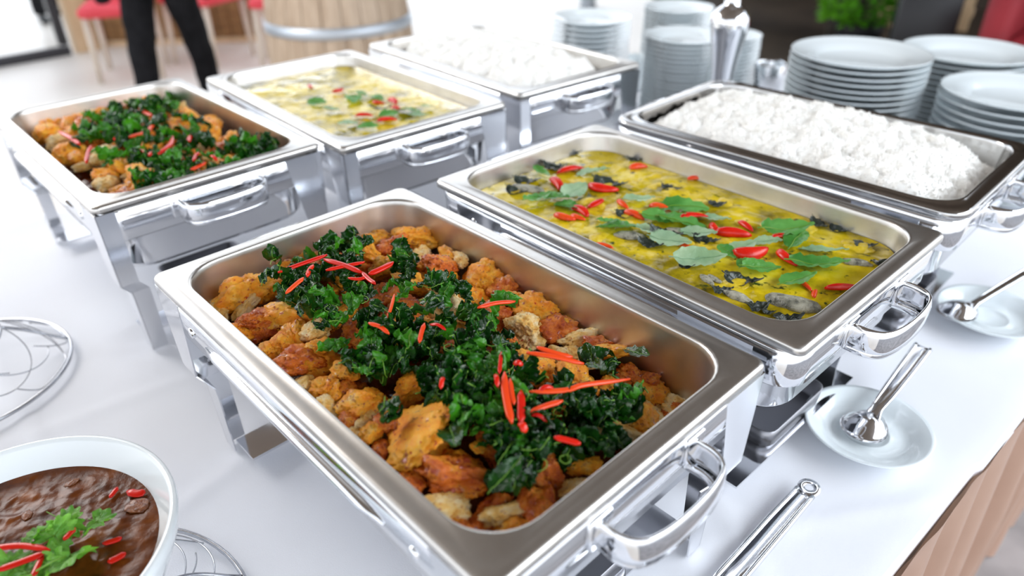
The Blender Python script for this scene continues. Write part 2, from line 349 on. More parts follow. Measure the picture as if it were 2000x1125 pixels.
def leg_me(sx, sy, kind):
    b = B(); t = .0018; ox, oy = HX - .0008, HY - .0008
    ST = [(-.012, 0, .060), (-.118, .003, .034), (-.138, .016, .030), (-.150, .017, .029), (-.2385, .020, .022)] if kind == 0 else [(-.020, 0, .085), (-.060, 0, .080), (-.075, .010, .060), (-.150, .018, .040), (-.2385, .022, .030)]
    for ax in ((0, 1) if kind == 0 else (1,)):
        V = []
        for z, ins, wd in ST:
            if ax == 0 and sy < 0: wd = min(wd, .024)
            for o_ in (0, t):
                if ax == 0: V += [(ox - ins - o_, oy - ins, z), (ox - ins - o_, oy - ins - wd, z)]
                else:
                    e = 0 if kind == 0 else .046
                    V += [(ox - ins - e, oy - ins - o_, z), (ox - ins - e - wd, oy - ins - o_, z)]
        F = []
        for k in range(len(ST) - 1):
            a, c = 4 * k, 4 * k + 4; F += [(a, a + 1, c + 1, c), (a + 2, c + 2, c + 3, a + 3), (a, c, c + 2, a + 2), (a + 1, a + 3, c + 3, c + 1)]
        F += [(0, 2, 3, 1), (len(V) - 4, len(V) - 3, len(V) - 1, len(V) - 2)]; b.add(V, F)
    b.V = [(x * sx, y * sy, z) for x, y, z in b.V]
    return b.me('leg', chrome, False)
LEG = {(sx, sy, k): leg_me(sx, sy, k) for sx in (-1, 1) for sy in (-1, 1) for k in (0, 1)}
CROSS = {sx: mesh('crossbar', *box((sx * .199, 0, -.2225), (.044, .276, .003)), chrome, False) for sx in (-1, 1)}
def tray_me(sx):
    b = B(); V, F = loft([rrect(.060, .058, .012, -.2205, 4), rrect(.066, .064, .014, -.2205, 4), rrect(.068, .066, .014, -.196, 4), rrect(.0665, .0645, .014, -.196, 4), rrect(.0645, .0625, .012, -.2175, 4), rrect(.06, .058, .012, -.218, 4)], True, True)
    V = V + np.array([sx * .148, 0, 0]); return b.add(V, F).me('fuel_tray', darksteel)
TRAY = {1: tray_me(1), -1: tray_me(-1)}
RIB = {sy: mesh('rib', *tube([(x, sy * (HY - .001), -.036) for x in np.linspace(-.15, .15, 12)], [0.001] + [.006] * 10 + [.001], 8), chrome) for sy in (-1, 1)}
RIVET = {sy: [mesh('rivet', *[np.array(a) if k == 0 else a for k, a in enumerate(lathe([(.006, 0), (.0055, .002), (.002, .0028)], 12, cap1=True))], chrome) for _ in (0,)][0] for sy in (-1, 1)}

DL = ['front chafing dish of polished steel holding fried chicken with basil', 'chafing dish of green curry standing between the front chicken and the white rice',
      'right-hand chafing dish of steamed rice beside the dinner plates', 'chafing dish of fried chicken at the left behind the front dish',
      'chafing dish of glossy curry in the back row between chicken and rice', 'farthest chafing dish of steamed rice in the back row']
PL = ['steel food pan of fried chicken in the front chafing dish', 'steel food pan of green curry in the middle of the front row', 'steel food pan with rounded rim full of rice beside the plates',
      'steel food pan of fried chicken at the left back', 'steel food pan of shiny curry in the back row', 'steel food pan of rice farthest from the camera']
for i, (x, y, dz, a) in enumerate(DISH):
    rz = math.radians(a)
    e = empty('chafing_dish', (x, y, TAB), rz); tag(e, DL[i], 'chafing dish', 'chafing dishes on the buffet')
    up = (0, 0, RIM - TAB)
    obj('water_pan', BODY, e, up)
    for sx in (1, -1):
        obj('handle', HAND[sx], e, up); obj('crossbar', CROSS[sx], e, up)
        if sx == 1 : obj('fuel_tray', TRAY[sx], e, up)
    for k in LEG:
        if k[2] == (i in (1, 2)): obj('leg', LEG[k], e, up)
    for sy in (-1, 1):
        obj('rib', RIB[sy], e, up)
        for xx in (-.185, .185): obj('rivet', RIVET[sy], e, (xx, sy * (HY - .0022), RIM - TAB - .036), (math.radians(-90 * sy), 0, 0))
    p = obj('food_pan', PANR if i == 2 else PAN, None, (x, y, RIM), (0, 0, rz)); tag(p, PL[i], 'food pan', 'steel food pans')

# ------------------------------------------------------------------ food pieces
def chicken_me(name, kind, seed, mat):
    V, F = ICO5; V = V.copy(); r = random.Random(seed); o = [r.uniform(-50, 50) for _ in range(3)]
    rad = dict(nug=(1, .78, .62), flat=(1, .82, .28), finger=(1, .46, .42), butter=(1, .6, .5))[kind]
    W = np.empty_like(V)
    for k, v in enumerate(V):
        p = Vector((v[0] * 1.1 + o[0], v[1] * 1.1 + o[1], v[2] * 1.1 + o[2]))
        a = mnoise.noise(p) * .42 + mnoise.noise(p * 2.3) * .22 
        rd = abs(mnoise.noise(p * 3.1)); a += .20 * (0.35 - rd)
        a += .12 * (.4 - abs(mnoise.noise(p * 5.2))) + .12 * (.3 - abs(mnoise.noise(p * 10.5))) + .085 * mnoise.noise(p * 17) + .045 * mnoise.noise(p * 32)
        q = v * (1 + a)
        if kind == 'butter': q[1] *= .55 + .6 * abs(v[0]) ** .7; q[2] *= .75 + .4 * abs(v[0])
        if kind == 'finger': q[2] += .25 * v[0] ** 2; 
        if kind == 'flat':
            e = (abs(v[0]) ** 2.6 + abs(v[1]) ** 2.6 + 1e-9) ** (1 / 2.6); l = math.hypot(v[0], v[1]); kf = l / e if l > .05 else 1
            q[0] *= kf ; q[1] *= kf; q[2] += .35 * mnoise.noise(p * .8)
        W[k] = q * rad
    return mesh(name, W, F, mat)
CK = {}
for tone, mat, s in (('golden', ch_gold, 1), ('pale', ch_pale, 40), ('glazed', ch_glaze, 80)):
    for kind, cnt in (('nug', 4), ('flat', 1), ('finger', 2), ('butter', 1)):
        CK[tone, kind] = [chicken_me('%s_%s_chicken' % (tone, kind), kind, s + 7 * c + len(kind), mat) for c in range(cnt)]

def top1(lx, ly):               # height of the heap in the front pan, below the rim
    z = -.015 - .030 * sstep(.0, .14, ly) * (.45 + .75 * sstep(-.2, .25, lx)) - .018 * sstep(-.06, -.14, ly) - .020 * sstep(.12, .24, lx) - .012 * sstep(-.16, -.25, lx)
    return z + .006 * nz(lx * 14, ly * 14, 2)
def top4(lx, ly): 
    z = -.016 - .010 * sstep(.05, .14, ly) - .008 * sstep(-.07, -.14, ly) - .006 * sstep(.16, .24, lx) - .010 * sstep(-.16, -.25, lx)
    return z + .006 * nz(lx * 14, ly * 14, 5)
def onto(i, top, u, v, extra=0.0):
    z = -.03
    for _ in range(6):
        P = at(u, v, RIM + z); lx, ly = w2loc(i, P); z = top(lx, ly) + extra
    return P, lx, ly
def inside(lx, ly, m=.03): return abs(lx) < HX - .02 - m and abs(ly) < HY - .02 - m
PEND = {}
LM = {0: [('the leftmost long chili strip', 590, 515), ('the crossing red strips', 680, 522), ('the strip pointing up right', 745, 524), ('the lone left orange strip', 577, 557), ('the thin upright strip', 764, 598), ('the chili bundle', 990, 770), ('the longest chili strip', 1150, 752), ('the orange strip pair', 1085, 693), ('the strip by the far wall', 968, 594), ('the lone handle-end strip', 1108, 860), ('the big flat slab', 813, 852), ('the pale two-lobed piece', 990, 997), ('the left corner finger', 409, 606), ('the wide orange piece', 474, 564), ('the far corner piece', 822, 454), ('the right corner lump', 1354, 775), ('the flat orange slice', 1199, 682), ('the knobbly far piece', 959, 527), ('the short upright strips', 823, 650), ('the orange middle strip', 742, 640), ('the front rim piece', 864, 989), ('the broad two-lobed piece', 574, 602)],
      3: [('the top rear strip', 277, 254), ('the short left rear strip', 231, 262), ('the hooked rear strip', 310, 287), ('the curled rear strip', 375, 270), ('the low rear strip', 382, 306), ('the small right rear strip', 417, 309), ('the upright rear strip', 172, 302), ('the rear handle-end strip', 386, 326), ('the far end rear strip', 284, 219), ('the pinkish rear strip', 136, 270), ('the rear pan left corner', 40, 270), ('the rear pan near corner', 190, 410), ('the rear pan right corner', 575, 290)],
      1: [('the big grey eggplant slice', 1549, 594), ('the biggest red slice', 1469, 497), ('the red crescent pair', 1104, 346), ('the lone curry chili strip', 1645, 565), ('the large pale leaf', 1367, 504), ('the large double leaf', 1606, 505), ('the central red slice', 1432, 456), ('the left curry corner', 930, 370), ('the far curry corner', 1200, 290), ('the right curry corner', 1780, 500), ('the front curry corner', 1560, 640), ('the long green leaf', 1333, 404), ('the pink-edged red slice', 1176, 371)],
      4: [('the upright back red slice', 770, 198), ('the lowest back red slice', 756, 235), ('the leftmost back red slice', 606, 170), ('the back curry near corner', 665, 260), ('the back curry right corner', 940, 195)]}
DIRW = ['right of', 'below right of', 'below', 'below left of', 'left of', 'above left of', 'above', 'above right of']
def project(P):
    d = np.asarray(P, float) - CAM; z = d @ _f; return 1000 + FPX * (d @ _r) / z, 562.5 - FPX * (d @ _u) / z
def later(o, i, look, P, cat, group):
    """label by the nearest landmark in the dish; ties are told apart by their order outward"""
    u, v = project(P); nm, a, b = min(LM[i], key=lambda m: (m[1] - u) ** 2 + (m[2] - v) ** 2); k = int(round(math.atan2(v - b, u - a) / (math.pi / 4))) % 8
    tag(o, look, cat, group); PEND.setdefault((look, DIRW[k], nm), []).append(((u - a) ** 2 + (v - b) ** 2, o)); return o
NTH = ['', 'second ', 'third ', 'fourth ', 'fifth ', 'sixth ', 'seventh ', 'eighth ', 'ninth ', 'tenth ', 'eleventh ', 'twelfth ']
def settle():
    for (look, dr, nm), L_ in PEND.items():
        for k, (d, o) in enumerate(sorted(L_, key=lambda q: q[0])): o['label'] = ('%s %s %s' % (look, dr, nm)) if k == 0 else '%s %s %s, %s nearest' % (look, dr, nm, NTH[min(k, 11)].strip())
def where(lx, ly):
    a = 'far-left end' if lx < -.12 else ('handle end' if lx > .12 else 'middle'); b = 'near long side' if ly < -.055 else ('far long side' if ly > .055 else 'centre line')
    return a, b

def put_chicken(i, top, u, v, wpx, hpx, ang, tone, kind, label, group, sink=.25):
    P, lx, ly = onto(i, top, u, v); k = ppm(P); a = max(wpx, hpx) / k / 2; rx = a
    me = R0.choice(CK[tone, kind]); mn = min(wpx, hpx) / max(wpx, hpx)
    sx = .98 * rx; sy = sx * min(1.25, max(.75, mn / .72)) if kind in ('nug', 'flat') else sx
    P = P.copy(); P[2] -= sx * sink
    # keep clear of the pan walls
    m = .028 + sx * .55; lx = max(-HX + m, min(HX - m, lx)); ly = max(-HY + m, min(HY - m, ly)); w_ = loc2w(i, lx, ly); P[0], P[1] = w_[0], w_[1]
    o = obj('chicken_piece', me, None, P, (R0.uniform(-.5, .5), R0.uniform(-.5, .5), math.radians(-ang) + R0.uniform(-.15, .15)), (sx, sy, sx * .9))
    return tag(o, label, 'fried chicken', group) if label[0] != '?' else later(o, i, label[1:], P, 'fried chicken', group)

C1 = [(409, 606, 85, 45, 40, 'pale', 'finger'), (474, 564, 120, 62, -10, 'golden', 'nug'), (455, 648, 52, 45, 20, 'golden', 'nug'), (490, 623, 52, 46, -30, 'glazed', 'nug'), (574, 602, 122, 60, 5, 'golden', 'butter'),
 (613, 642, 66, 40, 0, 'pale', 'nug'), (588, 491, 68, 36, -5, 'golden', 'nug'), (558, 511, 55, 30, 0, 'golden', 'nug'), (529, 678, 46, 40, 30, 'golden', 'nug'), (553, 664, 52, 44, 60, 'golden', 'nug'), (589, 697, 92, 62, -25, 'glazed', 'nug'),
 (621, 675, 54, 38, 0, 'golden', 'nug'), (675, 719, 52, 62, 60, 'golden', 'nug'), (692, 451, 80, 42, 0, 'golden', 'nug'), (711, 485, 58, 30, 0, 'golden', 'nug'), (822, 454, 84, 62, 20, 'golden', 'nug'), (797, 425, 34, 32, 0, 'golden', 'nug'), (850, 515, 76, 76, 0, 'glazed', 'nug'),
 (871, 492, 60, 32, 80, 'golden', 'finger'), (903, 500, 60, 34, 75, 'pale', 'finger'), (800, 547, 66, 44, 10, 'golden', 'nug'), (788, 647, 62, 38, 75, 'golden', 'nug'), (714, 692, 54, 36, 0, 'golden', 'nug'), (959, 527, 72, 66, 30, 'golden', 'nug'), (1006, 548, 62, 50, 20, 'glazed', 'nug'),
 (998, 578, 42, 38, 0, 'golden', 'nug'), (1065, 583, 90, 56, 25, 'golden', 'nug'), (1024, 627, 72, 52, 70, 'pale', 'nug'), (1087, 640, 74, 62, 0, 'glazed', 'nug'), (1110, 632, 34, 48, 80, 'golden', 'nug'), (1164, 637, 84, 46, -18, 'pale', 'finger'), (1199, 682, 96, 74, 30, 'golden', 'flat'), (1180, 660, 60, 50, 0, 'glazed', 'nug'),
 (1118, 728, 56, 52, 45, 'golden', 'nug'), (1150, 702, 40, 30, 0, 'pale', 'nug'), (1276, 765, 70, 60, -40, 'golden', 'nug'), (1354, 775, 84, 56, 10, 'pale', 'nug'), (1287, 724, 62, 46, 20, 'glazed', 'nug'), (1230, 728, 52, 46, 0, 'glazed', 'nug'), (1250, 820, 74, 64, -45, 'golden', 'nug'), (1310, 800, 60, 50, 0, 'glazed', 'nug'),
 (1143, 906, 72, 38, 10, 'golden', 'butter'), (1130, 953, 72, 46, 30, 'pale', 'nug'), (1028, 886, 66, 42, 20, 'golden', 'nug'), (935, 871, 28, 26, 0, 'golden', 'nug'), (990, 997, 108, 62, -15, 'pale', 'butter'), (1050, 982, 94, 66, 75, 'glazed', 'nug'), (1031, 773, 52, 28, 80, 'pale', 'nug'), (813, 852, 158, 140, -48, 'golden', 'flat'),
 (864, 989, 115, 62, -12, 'pale', 'nug'), (708, 781, 92, 70, -30, 'golden', 'nug'), (637, 754, 80, 60, 60, 'golden', 'nug'), (575, 761, 72, 55, 25, 'pale', 'nug'), (624, 808, 62, 54, 60, 'pale', 'nug'), (675, 865, 50, 46, 50, 'pale', 'nug'), (722, 843, 66, 48, 80, 'golden', 'nug'), (744, 878, 58, 38, 80, 'glazed', 'nug'),
 (802, 941, 70, 60, 60, 'glazed', 'nug'), (883, 923, 140, 74, 0, 'glazed', 'nug'), (905, 1036, 78, 40, 0, 'glazed', 'nug'), (996, 1036, 78, 44, 0, 'golden', 'nug'), (770, 947, 50, 30, 40, 'golden', 'nug'), (806, 745, 66, 40, 10, 'golden', 'nug'), (735, 455, 40, 26, 0, 'golden', 'nug'), (760, 820, 60, 46, 0, 'glazed', 'nug'), (690, 820, 50, 44, 0, 'glazed', 'nug'), (540, 715, 50, 36, 20, 'golden', 'nug')]
NOTE = {(813, 852): 'largest flat golden chicken slab standing near the front of the front pan', (990, 997): 'pale two-lobed chicken piece by the front corner of the front pan', (864, 989): 'pale creamy chicken piece lying nearest the front rim edge of the front pan',
        (409, 606): 'long pale chicken finger leaning in the left corner of the front pan', (474, 564): 'wide orange chicken piece just behind the left corner of the front pan', (574, 602): 'broad golden two-lobed chicken piece left of the basil in the front pan', (1354, 775): 'dull pale chicken lump in the right corner of the front pan',
        (1276, 765): 'upright glazed chicken piece beside the right corner of the front pan', (1250, 820): 'shiny orange chicken chunk right of the basil by the handle-end wall', (1199, 682): 'flat orange chicken slice leaning against the far wall of the front pan', (1164, 637): 'pale brown chicken finger resting along the far wall of the front pan',
        (959, 527): 'knobbly orange chicken piece against the far wall near its middle in the front pan', (822, 454): 'round bright orange chicken piece in the farthest corner of the front pan', (883, 923): 'dark red sauce-soaked chicken piece right of the big flat slab'}
G1 = 'fried chicken pieces in the front pan'; G4 = 'fried chicken pieces in the left rear pan'
for c in C1:
    P, lx, ly = onto(0, top1, c[0], c[1]); a, b = where(lx, ly)
    tn = {'golden': 'golden orange', 'pale': 'pale cream', 'glazed': 'dark red glazed'}[c[5]]
    lab = NOTE.get((c[0], c[1]), None)
    put_chicken(0, top1, *c, lab or '?%s fried chicken piece' % tn, G1, .18 if c[6] != 'flat' else -.1)
def fill_chicken(i, top, nx, ny, group, labelend, drop, tones, size):
    for ix in range(nx):
        for iy in range(ny):
            lx = (-1 + 2 * (ix + .5) / nx) * (HX - .046) + R0.uniform(-.006, .006); ly = (-1 + 2 * (iy + .5) / ny) * (HY - .046) + R0.uniform(-.008, .008)
            t = R0.choice(tones); kind = R0.choice(['nug', 'nug', 'nug', 'finger', 'butter']); s = R0.uniform(*size)
            P = loc2w(i, lx, ly, top(lx, ly) - drop + R0.uniform(-.004, .004)); a, b = where(lx, ly)
            tn = {'golden': 'golden orange', 'pale': 'pale cream', 'glazed': 'dark red glazed'}[t]
            o = obj('chicken_piece', R0.choice(CK[t, kind]), None, P, (R0.uniform(-.6, .6), R0.uniform(-.6, .6), R0.uniform(0, 6.3)), (s, s * R0.uniform(.85, 1.15), s))
            later(o, i, '%s %schicken piece' % (tn, labelend), P, 'fried chicken', group)
fill_chicken(0, top1, 9, 5, G1, 'half buried ', .016, ['golden', 'golden', 'glazed', 'glazed', 'pale'], (.018, .025))
fill_chicken(3, top4, 13, 8, G4, 'fried ', .006, ['golden', 'golden', 'golden', 'pale', 'glazed'], (.015, .024))
def bed(i, top, drop, name, label):
    def fn(a, b):
        lx = (a * 2 - 1) * (HX - .036); ly = (b * 2 - 1) * (HY - .036); k = 1
        return loc2w(i, lx, ly, max(-.094, top(lx, ly) - drop + .010 * nz(lx * 40, ly * 40, i)))
    o = obj(name, mesh(name, *gridmesh(fn, 70, 44), saucebed)); tag(o, label, 'sauce', kind='stuff')
bed(0, top1, .036, 'chili_sauce', 'dark red brown sauce under the chicken in the front pan'); bed(3, top4, .030, 'chili_sauce', 'dark red sauce under the chicken in the left rear pan')

# crisp basil leaves
def leaf_me(name, seed, mat, crumple, length=1, width=.55, serr=.05, nu=9, nv=15, veinmat=stem, cup=.35):
    r = random.Random(seed); o = r.uniform(-99, 99); tw = r.uniform(-.9, .9) * crumple; curl = r.uniform(-1.2, 1.6) * crumple
    V = []
    for j in range(nv):
        t = j / (nv - 1); wd = width * .5 * (math.sin(math.pi * min(1, (t * .93 + .04)) ** .8)) ** .85 * (1 + serr * (1 if j % 2 else -1))
        for i in range(nu):
            s = 2 * i / (nu - 1) - 1; x = (t - .5) * length; y = s * wd
            z = cup * abs(y) + crumple * (.20 * nz(x * 3.2 + o, y * 4.5, o) + .13 * nz(x * 7 + o, y * 8, o + 5) + .07 * nz(x * 15, y * 15 + o, o)) + .02 * math.cos(t * 30) * abs(s) * (1 if crumple else .3)
            a = curl * x; x2 = x * math.cos(a * .9) - z * math.sin(a) * .6; z2 = z * math.cos(a) + x * math.sin(a)
            b = tw * x * 2; y2 = y * math.cos(b) - z2 * math.sin(b) * .4; z3 = z2 + y * math.sin(b)
            y2 += crumple * .10 * nz(x * 5, o, s * 2)
            V.append((x2, y2, z3))
    F = [(j * nu + i, j * nu + i + 1, (j + 1) * nu + i + 1, (j + 1) * nu + i) for j in range(nv - 1) for i in range(nu - 1)]
    b_ = B(); b_.add(V, F, 0); mid = nu // 2
    mp = [np.array(V[j * nu + mid]) + np.array([0, 0, .008]) for j in range(nv)]; mp = [mp[0] - (mp[1] - mp[0]) * 1.2] + mp
    b_.add(*tube(mp, np.linspace(.016, .005, len(mp)), 4), 1)
    return b_.me(name, [mat, veinmat])
LF = [leaf_me('crisp_leaf', 100 + k, basil, 1.5, 1, .56, nu=11, nv=21) for k in range(9)]; LFL = [leaf_me('crisp_light_leaf', 300 + k, basil_lit, 1.3, 1, .55, nu=11, nv=21) for k in range(4)]
LFLAT = [leaf_me('crisp_flat_leaf', 500 + k, basil, .35, 1, .5) for k in range(3)]
def inpoly(u, v, P):
    c = False; n = len(P)
    for k in range(n):
        (x1, y1), (x2, y2) = P[k], P[k - 1]
        if (y1 > v) != (y2 > v) and u < (x2 - x1) * (v - y1) / (y2 - y1) + x1: c = not c
    return c
def basil_rest(i, top, polys, n, size, lift, label, rng):
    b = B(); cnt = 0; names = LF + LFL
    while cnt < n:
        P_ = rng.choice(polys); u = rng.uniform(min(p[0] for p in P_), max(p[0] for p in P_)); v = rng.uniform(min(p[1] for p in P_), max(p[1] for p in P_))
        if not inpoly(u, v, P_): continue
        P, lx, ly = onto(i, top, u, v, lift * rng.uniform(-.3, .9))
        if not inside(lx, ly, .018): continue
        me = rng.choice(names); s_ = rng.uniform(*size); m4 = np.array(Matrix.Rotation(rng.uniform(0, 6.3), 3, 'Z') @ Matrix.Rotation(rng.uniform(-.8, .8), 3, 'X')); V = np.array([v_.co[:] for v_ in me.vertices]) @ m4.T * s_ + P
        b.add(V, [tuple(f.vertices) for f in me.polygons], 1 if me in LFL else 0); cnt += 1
    o = obj('fried_basil', b.me('fried_basil', [basil, basil_lit])); tag(o, label, 'fried basil', kind='stuff')
def scatter_basil(i, top, polys, n, size, lift, group, label, light, rng):
    cnt = 0; bb = [(min(p[0] for p in P), max(p[0] for p in P), min(p[1] for p in P), max(p[1] for p in P)) for P in polys]
    ar = [(b[1] - b[0]) * (b[3] - b[2]) for b in bb]
    while cnt < n:
        k = rng.choices(range(len(polys)), ar)[0]; b = bb[k]; u = rng.uniform(b[0], b[1]); v = rng.uniform(b[2], b[3])
        if not inpoly(u, v, polys[k]): continue
        e = lift * rng.uniform(.2, 1.0); P, lx, ly = onto(i, top, u, v, e)
        if not inside(lx, ly, .018): continue
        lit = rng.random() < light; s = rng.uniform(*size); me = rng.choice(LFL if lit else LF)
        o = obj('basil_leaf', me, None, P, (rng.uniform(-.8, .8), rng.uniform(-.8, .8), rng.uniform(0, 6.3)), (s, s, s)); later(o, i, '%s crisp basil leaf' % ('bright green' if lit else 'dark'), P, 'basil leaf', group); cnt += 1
rb = random.Random(21)
POLY1 = [[(555, 470), (640, 435), (720, 470), (790, 500), (850, 545), (960, 575), (1000, 610), (1000, 690), (940, 700), (860, 690), (790, 640), (720, 660), (640, 640), (560, 590), (500, 570), (520, 510)],
         [(640, 600), (760, 640), (860, 660), (990, 690), (1120, 770), (1230, 770), (1240, 840), (1180, 880), (1080, 900), (1020, 930), (960, 850), (880, 790), (790, 720), (700, 720), (630, 660)],
         [(850, 690), (1000, 720), (1060, 800), (1200, 800), (1230, 850), (1130, 900), (1000, 890), (930, 830), (850, 780)], [(950, 900), (1020, 900), (1060, 940), (1000, 960), (960, 950)],
         [(500, 680), (560, 700), (540, 735), (500, 710)], [(740, 800), (800, 790), (790, 830), (745, 830)], [(1140, 690), (1190, 680), (1180, 730), (1150, 740)], [(690, 690), (800, 700), (790, 740), (700, 740)]]
scatter_basil(0, top1, POLY1, 200, (.025, .042), .024, 'crisp basil leaves on the front pan', 'front pan', .26, rb)
for (u, v, ln, wd, ang, lab) in [(884, 850, 112, 46, 80, 'large flat dark crisp basil leaf hanging beside the big chicken slab'), (1245, 690, 78, 26, 65, 'long dark crisp basil leaf leaning on the far wall of the front pan'), (1165, 715, 70, 26, 70, 'narrow dark basil leaf standing before the flat orange chicken slice'), (990, 925, 80, 40, -40, 'dark curled basil leaf above the pale two-lobed chicken piece'), (1090, 770, 60, 34, -35, 'glossy crisp basil leaf under the long chili strip in the front pan')]:
    P, lx, ly = onto(0, top1, u, v, .030); s = ln / ppm(P) * 1.15
    o = obj('basil_leaf', LFLAT[int(u) % 3], None, P, (.25, -.45, math.radians(-ang)), (s, s * wd / ln * 2.1, s)); tag(o, lab, 'basil leaf', 'crisp basil leaves on the front pan')
POLY4 = [[(480, 275), (560, 275), (590, 300), (520, 325), (470, 310)], [(140, 250), (230, 205), (330, 200), (420, 245), (480, 270), (560, 280), (575, 305), (480, 340), (400, 350), (350, 380), (280, 370), (250, 330), (200, 320), (150, 285)], [(150, 225), (260, 205), (330, 195), (400, 230), (300, 290), (180, 270)], [(280, 320), (400, 330), (440, 360), (330, 395), (270, 370)], [(60, 270), (90, 270), (80, 290)], [(430, 290), (570, 270), (570, 300), (450, 330)]]
scatter_basil(3, top4, POLY4, 85, (.028, .05), .020, 'crisp basil leaves on the left rear pan', 'left rear pan', .55, rb)
basil_rest(0, top1, POLY1[:3], 40, (.026, .044), .016, 'tangle of crisp basil bits under the upper leaves of the front pan', rb)
basil_rest(3, top4, POLY4[:4], 45, (.028, .05), .018, 'tangle of crisp basil bits among the chicken of the left rear pan', rb)
# thin curly basil stems
rs = random.Random(5)
for k in range(24):
    P_ = rs.choice(POLY1[:3]); 
    while True:
        u = rs.uniform(520, 1230); v = rs.uniform(450, 930)
        if inpoly(u, v, P_): break
    c, lx, ly = onto(0, top1, u, v, .026)
    a = rs.uniform(0, 6.3); pts = []; kk = rs.uniform(-5, 5); ln = rs.uniform(.012, .032); q = np.zeros(3)
    for j in range(16):
        t = j / 15; a += kk * .09 + rs.uniform(-.12, .12); q = q + np.array([math.cos(a), math.sin(a), rs.uniform(-.35, .45)]) * ln / 15; pts.append(q.copy())
    o = obj('herb_curl', mesh('herb_curl', *tube(pts, np.linspace(.0005, .00025, 16), 5), stem), None, c); later(o, 0, 'thin curly basil stem', c, 'herb curl', 'curly basil stems on the front pan')

# julienned chili strips
def chili_strip(i, top, pts, wpx, lift, label, group, orange=False):
    Q = [onto(i, top, u, v, lift)[0] for u, v in pts]; c = np.mean(Q, 0); k = ppm(c)
    if len(Q) == 2: Q = [Q[0], (np.array(Q[0]) + Q[1]) / 2 + np.array([0, 0, .003]), Q[1]]
    P = smoothpath(np.array(Q) - c, 6); n = len(P); t = np.linspace(0, 1, n); pr = np.clip(np.minimum(t, 1 - t) * 5 + .25, 0, 1); wm = wpx / k
    me = mesh('chili_strip', *strip(P, wm * pr, np.full(n, min(.0032, wm * .5)), (.15, -.3, 1)), chili_or if orange else chili)
    return tag(obj('chili_strip', me, None, c), label, 'chili strip', group)
S1L = [([(543, 532), (590, 515), (639, 498)], 9, 'long red chili strip lying leftmost across the basil of the front pan', 0), ([(633, 507), (672, 518), (707, 533)], 11, 'red chili strip sloping right at the top of the front basil heap', 0), ([(636, 528), (672, 520), (712, 512)], 8, 'thin red chili strip crossing under the sloping one', 0),
 ([(720, 536), (745, 525), (768, 513)], 12, 'wide red chili strip pointing up right at the top of the heap', 0), ([(707, 532), (720, 545), (733, 554)], 9, 'short red chili strip pointing down right below the crossing strips', 0), ([(558, 573), (577, 556), (593, 543)], 9, 'orange chili strip alone left of the front basil heap', 1), ([(600, 540), (604, 528), (612, 518)], 9, 'short chili curl under the leftmost long strip', 0), ([(680, 543), (700, 545), (720, 540)], 7, 'thin dark red strip tucked below the crossing strips', 0),
 ([(757, 620), (764, 600), (770, 575)], 6, 'thin upright orange strip standing in the middle basil', 1), ([(720, 631), (742, 638), (760, 652)], 9, 'orange chili strip pointing down right at the left of the middle basil', 1), ([(819, 669), (823, 650), (829, 632)], 9, 'short upright orange strip in the middle of the front pan', 1), ([(840, 634), (871, 645)], 7, 'small red strip right of the short upright orange one', 0),
 ([(933, 601), (968, 592), (1006, 589)], 9, 'orange chili strip lying by the far-side chicken in the front pan', 1), ([(1048, 678), (1085, 690), (1118, 698)], 11, 'wide orange chili strip upper of the pair near the far wall', 1), ([(1028, 689), (1085, 697), (1140, 711)], 11, 'orange chili strip lower of the pair near the far wall', 1), ([(1004, 712), (1020, 714)], 11, 'tiny red chili chunk above the chili bundle', 0),
 ([(975, 730), (977, 710), (979, 688)], 8, 'thin red strip rising from the top of the chili bundle', 0), ([(985, 728), (986, 760), (992, 795), (1000, 826)], 15, 'widest orange-red strip of the chili bundle hanging down', 1), ([(968, 732), (972, 756)], 10, 'dark red stub at the left of the chili bundle', 0), ([(996, 740), (1000, 770), (1004, 790)], 10, 'curved orange strip inside the chili bundle', 1), ([(1017, 764), (1018, 795), (1017, 826)], 16, 'broad bright red strip standing right of the chili bundle', 0), ([(1016, 828), (1026, 845)], 15, 'folded red tip below the broad red strip', 0),
 ([(1028, 766), (1105, 762), (1140, 752), (1230, 741)], 11, 'longest orange-red strip running right towards the handle end', 1), ([(1052, 764), (1080, 758)], 9, 'short red strip lying on the longest strip', 0), ([(1033, 807), (1065, 793), (1099, 783)], 12, 'orange strip pointing up right below the longest strip', 1), ([(1035, 810), (1070, 824)], 8, 'dark red strip below the chili bundle at right', 0), ([(1082, 854), (1108, 860), (1134, 867)], 13, 'glossy red strip alone near the handle end of the front pan', 0), ([(861, 760), (866, 738)], 9, 'small red strip left of the chili bundle', 0)]
for pts, wpx, lab, orr in S1L: chili_strip(0, top1, pts, wpx, .034, lab, 'chili strips on the front pan', orr)
S4L = [([(252, 268), (285, 258), (302, 240)], 11, 'orange-red chili strip at the top of the left rear pan'), ([(222, 273), (232, 262), (241, 250)], 10, 'short red chili strip leftmost on the rear basil'), ([(268, 292), (305, 300), (330, 285), (338, 266)], 12, 'long hooked red chili strip in the middle of the left rear pan'), ([(290, 305), (310, 298)], 10, 'stub of red chili under the hooked strip'), ([(368, 278), (371, 268), (380, 262)], 11, 'curled pinkish chili strip right of the hooked strip'), ([(377, 315), (382, 305), (388, 298)], 9, 'red chili strip below the curled pinkish one'), ([(410, 304), (424, 314)], 9, 'small red strip at the right of the left rear pan'), ([(168, 318), (172, 300), (178, 286)], 11, 'upright dark red strip at the left of the rear pan'), ([(372, 332), (386, 326), (402, 318)], 10, 'orange strip near the handle end of the left rear pan'), ([(272, 212), (285, 220), (296, 226)], 12, 'orange chili strip near the far end of the left rear pan'), ([(115, 257), (140, 270), (156, 282)], 12, 'pinkish chili strip at the far left of the rear pan')]
